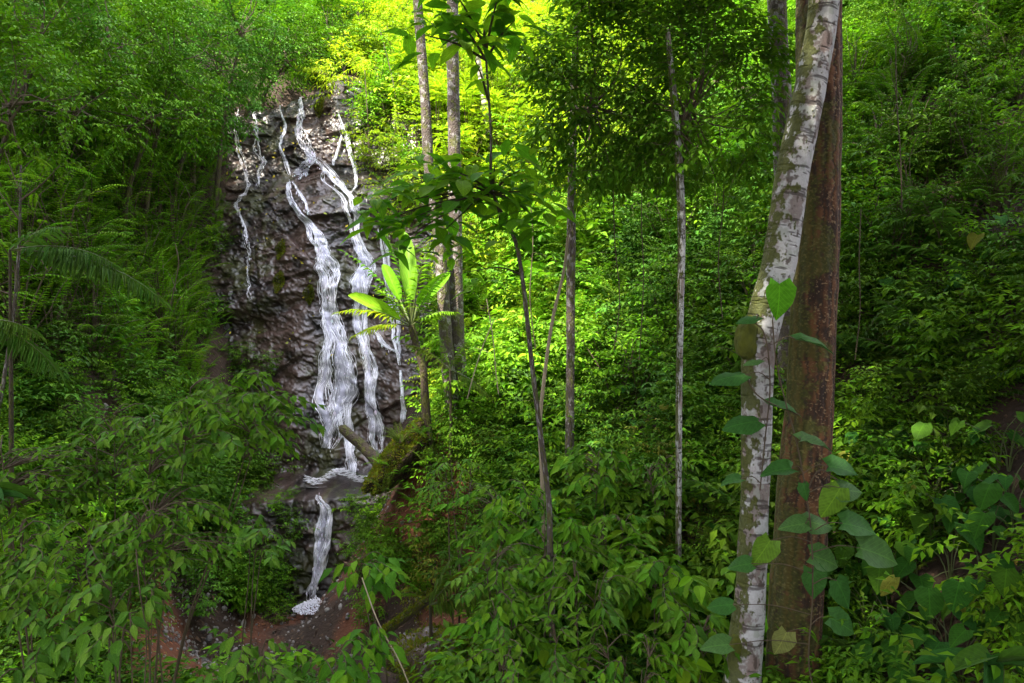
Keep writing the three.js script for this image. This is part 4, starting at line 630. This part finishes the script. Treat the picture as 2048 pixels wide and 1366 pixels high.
{ // heart-leaved plants on the shaded forest floor
  const r = rng(740), spots = [...grid(741, 1690, 2070, 880, 1380, 6, 6), ...grid(742, 1390, 1480, 640, 1340, 2, 6), ...grid(743, 1170, 1350, 770, 900, 3, 2), ...grid(744, 1280, 1420, 960, 1350, 2, 4), [2000, 480], [1990, 520], [1930, 600], [1760, 600], [1700, 1330], [2040, 1300]];
  spots.forEach(([x, y]) => {
    const p = cast(x, y + 30), o = thing('heart_leaf_plant', 'heart-leaved plant in the shade near the pair of trunks', 'plant', p, 'heart-leaved plants on the forest floor'), big = x > 1650 ? 1.15 : .85, n = 4 + Math.floor(r() * 4), st = new Geo();
    for (let i = 0; i < n; i++) { const a = r() * 6.2832, h = (.3 + r() * .4) * big, k = (.1 + r() * .35) * big, e = V(Math.cos(a) * k, h, Math.sin(a) * k); st.tube(spline([V(0, -.05, 0), V(e.x * .3, h * .7, e.z * .3), e], 6), [.008, .008, .007, .007, .006, .005, .004], 5); oneLeaf(o, r() < .6 ? LG.heart : LG.heart2, r() < .03 ? SM.vineyellow : pick(r, SM.aroid), e, V(Math.cos(a), -.35 - r() * .6, Math.sin(a) + .35), V(Math.cos(a) * .3, 1, Math.sin(a) * .3 + .35).add(jit(r, .4)), (.15 + r() * .18) * big, .82); }
    mesh('leaf_stalk', st.build(), M.green, o);
  });
}
// large strap leaves at the frame's edges
for (const [x, y, d, a, L, label] of [[1990, 1330, 6.6, .1, .75, 'long strap-leaved plant in the shady corner below hillside'], [-10, 985, 8, .2, .5, 'strap-leaved plant with a bright blade at the bank']]) {
  const c = at(x, y, d), base = V(c.x, Math.min(c.y - .2, ground(c.x, d)), c.z), o = thing('strap_leaf_plant', label, 'plant', base), r = rng(x + 900), g = new Geo(); for (let k = 0; k < 5; k++) { const e = c.clone().sub(base).add(jit(r, .12)); g.tube([V(0, -.1, 0), V(e.x * .5, e.y * .7, e.z * .5), e], [.014, .012, .008], 6); oneLeaf(o, LG.strap, pick(r, SM.aroid), e, k ? dirOf(r, -.2, .6) : V(Math.cos(a), Math.sin(a), .2), UPV.clone().add(V(0, 0, .5)), L * (.7 + r() * .3), .24, 'blade'); } mesh('leaf_stalk', g.build(), M.green, o);
}

// ================================================================ logs, mounds, moss, stones, litter
function mossTufts(g, r, n, fn, s = .05) { for (let k = 0; k < n; k++) { const [p, nn] = fn(r), t = fbm(p.x * 4, p.y * 4, p.z * 4, 2), c = lerp3([.5, .5, .5], [1.5, 1.45, 1.2], t); g.leaf(LF.tiny, p, nn.clone().add(jit(r, 1.2)), dirOf(r, -.5, 1.5), s * (.5 + r()), .45, c.map((v) => v * (.75 + r() * .5))); } }
const mossLeaf = leafMat(.15, .18, .012, { t: .3, coat: 0 });
function lump(R, seed, amp = .6) { const g = new THREE.IcosahedronGeometry(1, 24), P = g.attributes.position, uv = []; for (let i = 0; i < P.count; i++) { const v = V(P.getX(i), P.getY(i), P.getZ(i)), m = 1 + amp * (fbm(v.x * 1.3 + seed, v.y * 1.3, v.z * 1.3, 4) - .5) * 2; P.setXYZ(i, v.x * R.x * m, v.y * R.y * m, v.z * R.z * m); uv.push(v.x * R.x + v.z * .3, v.y * R.y + v.z * .5); } g.setAttribute('uv', new THREE.Float32BufferAttribute(uv, 2)); g.computeVertexNormals(); return g; }
function mossy(name, label, category, c, R, seed, mat, n, turn = 0) {
  const o = thing(name, label, category, c), g = lump(R, seed); o.rotation.z = turn; mesh('body', g, mat, o); const P = g.attributes.position, N = g.attributes.normal, t = new Geo(), r = rng(seed + 9);
  mossTufts(t, r, n, () => { for (let k = 0; k < 30; k++) { const i = Math.floor(r() * P.count), nn = V(N.getX(i), N.getY(i), N.getZ(i)); if (nn.y + nn.z * .3 > -.1 + r() * .6) return [V(P.getX(i), P.getY(i), P.getZ(i)).add(jit(r, .08)), nn]; } return [V(0, R.y, 0), UPV]; });
  const m = mesh('moss', t.build(), mossLeaf, o); m.userData.kind = 'stuff'; return o;
}
mossy('mossy_mound', 'mossy mound leaning against the foot of the falls', 'mound', at(805, 925, 15.8), V(.95, .34, .6), 3, M.soil, 12000, .85);
mossy('mossy_boulder', 'dark moss-topped boulder beside the stream bed', 'boulder', at(880, 1330, 11.2), V(.75, .5, .7), 5, M.rock, 5000, .35);
{ const r = rng(66); for (const [x, y] of [[760, 930], [800, 890], [840, 870], [800, 950], [850, 930], [770, 990], [870, 980], [830, 1010]]) plant(pick(r, ['fernFresh', 'ovalFresh', 'fernMid']), 'mound_fern', 'small plant growing on the mossy mound', 'plant', at(x, y, 15.3), .45 + r() * .25, r() * 6, 'plants on the mossy mound'); }
for (const [x, y, s, label] of [[563, 500, .24, 'bright moss patch in the middle of rock face'], [640, 215, .3, 'moss cushion beside the top of broad fall'], [560, 565, .26, 'dull moss streak under the rock overhang'], [620, 590, .22, 'moss streak beside the widest fall']]) {
  const p = castCliff(x, y), g = new Geo(), r = rng(x), o = thing('moss_patch', label, 'moss', p); mossTufts(g, r, 1500, () => { const a = r() * 6.28, k = Math.sqrt(r()) * s, X = p.x + Math.cos(a) * k * .7 + (vnoise(a * 2, s, 3) - .5) * .1, Y = p.y + Math.sin(a) * k * 1.4; return [V(X - p.x, Y - p.y, -(cliffFront(X, Y) - .01) - p.z), V(0, .3, 1)]; }, .045); mesh('moss', g.build(), mossLeaf, o).userData.kind = 'stuff';
}
function log(name, label, a, b, r0, r1, mat, seed, twigs = 0) { const o = thing(name, label, 'log', b.y < a.y ? b : a), g = new Geo(), q = o.position, m = a.clone().lerp(b, .5); m.y += .05; const p = spline([a.clone().sub(q), m.sub(q), b.clone().sub(q)], 14); g.tube(p, p.map((_, i) => mix(r0, r1, i / 14)), 12, [1, 1, 1], .12, seed); for (const e of [[p[0], r0], [p[14], r1]]) g.tube([e[0], e[0].clone().add(V(.001, .001, .001))], [e[1], .001], 12); mesh('trunk', g.build(true), mat, o); return o; }
log('fallen_log', 'fallen dark log lying across the foot of falls', at(686, 858, 19.4), at(775, 945, 18.2), .13, .16, M.dark, 3);
{ const o = log('fallen_branch', 'fallen moss-covered branch over the stream bed', at(1000, 1105, 12.2), at(745, 1285, 12.0), .05, .075, M.dark, 6), g = new Geo(), r = rng(61), a = at(1000, 1105, 12.2).sub(o.position), b = at(745, 1285, 12.0).sub(o.position); mossTufts(g, r, 2600, () => { const p = a.clone().lerp(b, r()), t = r() * 3.14; p.y += .05; return [p.add(V(0, Math.sin(t) * .06, Math.cos(t) * .06)), V(0, Math.sin(t), Math.cos(t))]; }, .045); mesh('moss', g.build(), mossLeaf, o).userData.kind = 'stuff'; }
{ // bare roots and hanging lianas
  const r = rng(760), V3 = [[[352, 490, 15.5], [356, 520, 15.5], [348, 560, 15.5], [340, 620, 15.5], 'thin liana hanging over the bank'], [[730, 140, 24.5], [735, 220, 24.5], [738, 300, 24.5], [733, 380, 24.5], 'long liana hanging at the edge of the rock face'], [[760, 60, 25], [790, 180, 25], [800, 300, 25], [812, 420, 25], 'liana hanging in front of the sunlit slope'], [[1225, 380, 12], [1230, 480, 12], [1240, 600, 12], [1228, 700, 12], 'liana hanging between the two thin trunks'], [[1290, 300, 14], [1284, 420, 14], [1288, 560, 14], [1280, 720, 14], 'thin dark liana behind the whitish thin trunk'], [[1060, 380, 15], [1066, 480, 15], [1060, 600, 15], [1070, 700, 15], 'thin liana behind the crooked sapling'], [[1440, 250, 12], [1446, 380, 12], [1436, 520, 12], [1442, 640, 12], 'liana hanging beside the lichen-white trunk'], [[1720, 420, 11.5], [1716, 520, 11.5], [1722, 620, 11.5], [1712, 720, 11.5], 'liana hanging behind the rusty trunk'], [[1790, 90, 11], [1796, 200, 11], [1800, 320, 11], [1806, 420, 11], 'liana hanging on the dark hillside'], [[985, 640, 14], [965, 700, 14], [948, 750, 14], [935, 800, 14], 'dry stalk leaning near the twin trunks'], [[975, 600, 14.5], [985, 680, 14.5], [990, 740, 14.5], [996, 790, 14.5], 'reddish dry stalk beside the twin trunks'], [[275, 1080, 7.6], [285, 1180, 7.5], [292, 1270, 7.5], [290, 1400, 7.4], 'bare straight stem rising from the gravel patch'], [[725, 1160, 9], [760, 1250, 8.6], [800, 1320, 8.4], [830, 1390, 8.2], 'pale bare twig arching over the stream bed']];
  for (const l of V3) { const label = l.pop(), p0 = at(...l[l.length - 1]), o = thing(/twig|stalk|stem/.test(label) ? 'dry_stalk' : 'hanging_vine', label, /twig|stalk|stem/.test(label) ? 'stalk' : 'vine', p0), g = new Geo(), p = spline(l.map((q) => at(...q).add(jit(r, .06)).sub(p0)), 18); g.tube(p, p.map(() => .0005 * l[0][2] + .003), 6); mesh('strand', g.build(true), /pale|dry/.test(label) ? M.palewood : M.twig, o); }
}
{ // fallen leaves and gravel
  const r = rng(770), m = [], t = [], gm = [], gt = [];
  for (let k = 0; k < 4200; k++) { const d = 7 + r() * 12, x = k % 2 ? 2.5 + r() * 9 : -8.5 + r() * 8, y = ground(x, d); m.push(new THREE.Matrix4().compose(V(x, y + .015 + r() * .02, -d), new THREE.Quaternion().setFromEuler(new THREE.Euler(-1.57 + (r() - .5) * .9, r() * 6.28, r() * 6.28)), V(1, 1, 1).multiplyScalar(.07 + r() * .1))); const q = r(); t.push(q < .5 ? col(.09, .05, .03) : q < .8 ? col(.17, .1, .06) : q < .95 ? col(.26, .17, .1) : col(.4, .28, .04)); }
  const lg = new Geo(); lg.leaf(LF.oval, V(0, 0, 0), V(0, 1, 0), V(0, 0, 1), 1, .5, [1, 1, 1]); stuff('leaf_litter', lg.build(), std({ color: col(1, 1, 1), side: THREE.DoubleSide }), m, 'brown fallen leaves littering the forest floor', 'leaf litter', t);
  const m2 = [], t2 = []; for (let k = 0; k < 110; k++) { const p = castCliff(430 + r() * 380, 230 + r() * 480), d = cliffFront(p.x, p.y) - .02; m2.push(new THREE.Matrix4().compose(V(p.x, p.y, -d), new THREE.Quaternion().setFromEuler(new THREE.Euler((r() - .5) * 1.4, (r() - .5) * 1.4, r() * 6.28)), V(1, 1, 1).multiplyScalar(.07 + r() * .08))); t2.push(r() < .6 ? col(.62, .5, .05) : col(.3, .35, .05)); }
  stuff('leaf_litter', lg.build(), std({ color: col(1, 1, 1), side: THREE.DoubleSide }), m2, 'yellow fallen leaves stuck to the wet rock face', 'leaf litter', t2);
  for (let k = 0; k < 1700; k++) { const p = k % 2 ? at(210 + r() * 290, 1290, 13.2 + r() * 2.4) : V(-8 + r() * 6.5, 0, -12 - r() * 5), x = p.x, d = -p.z, y = ground(x, d), s = .012 + r() * r() * r() * .07; gm.push(new THREE.Matrix4().compose(V(x, y + s * .2, -d), new THREE.Quaternion().setFromEuler(new THREE.Euler(r() * 6, r() * 6, r() * 6)), V(s * (1 + r()), s, s * (.8 + r() * .6)))); const b = .1 + r() * .25; gt.push(col(b, b * .9, b * .84)); }
  const ig = new THREE.IcosahedronGeometry(1, 1), P = ig.attributes.position; for (let i = 0; i < P.count; i++) { const v = V(P.getX(i), P.getY(i), P.getZ(i)), q = .75 + .5 * vnoise(v.x * 1.7 + 5, v.y * 1.7, v.z * 1.7); P.setXYZ(i, v.x * q, v.y * q, v.z * q); } ig.computeVertexNormals();
  stuff('gravel', ig, std({ color: col(1, 1, 1), roughness: .7 }), gm, 'grey and brown gravel in the stream bed', 'gravel', gt);
}
renderer.render(scene, camera);
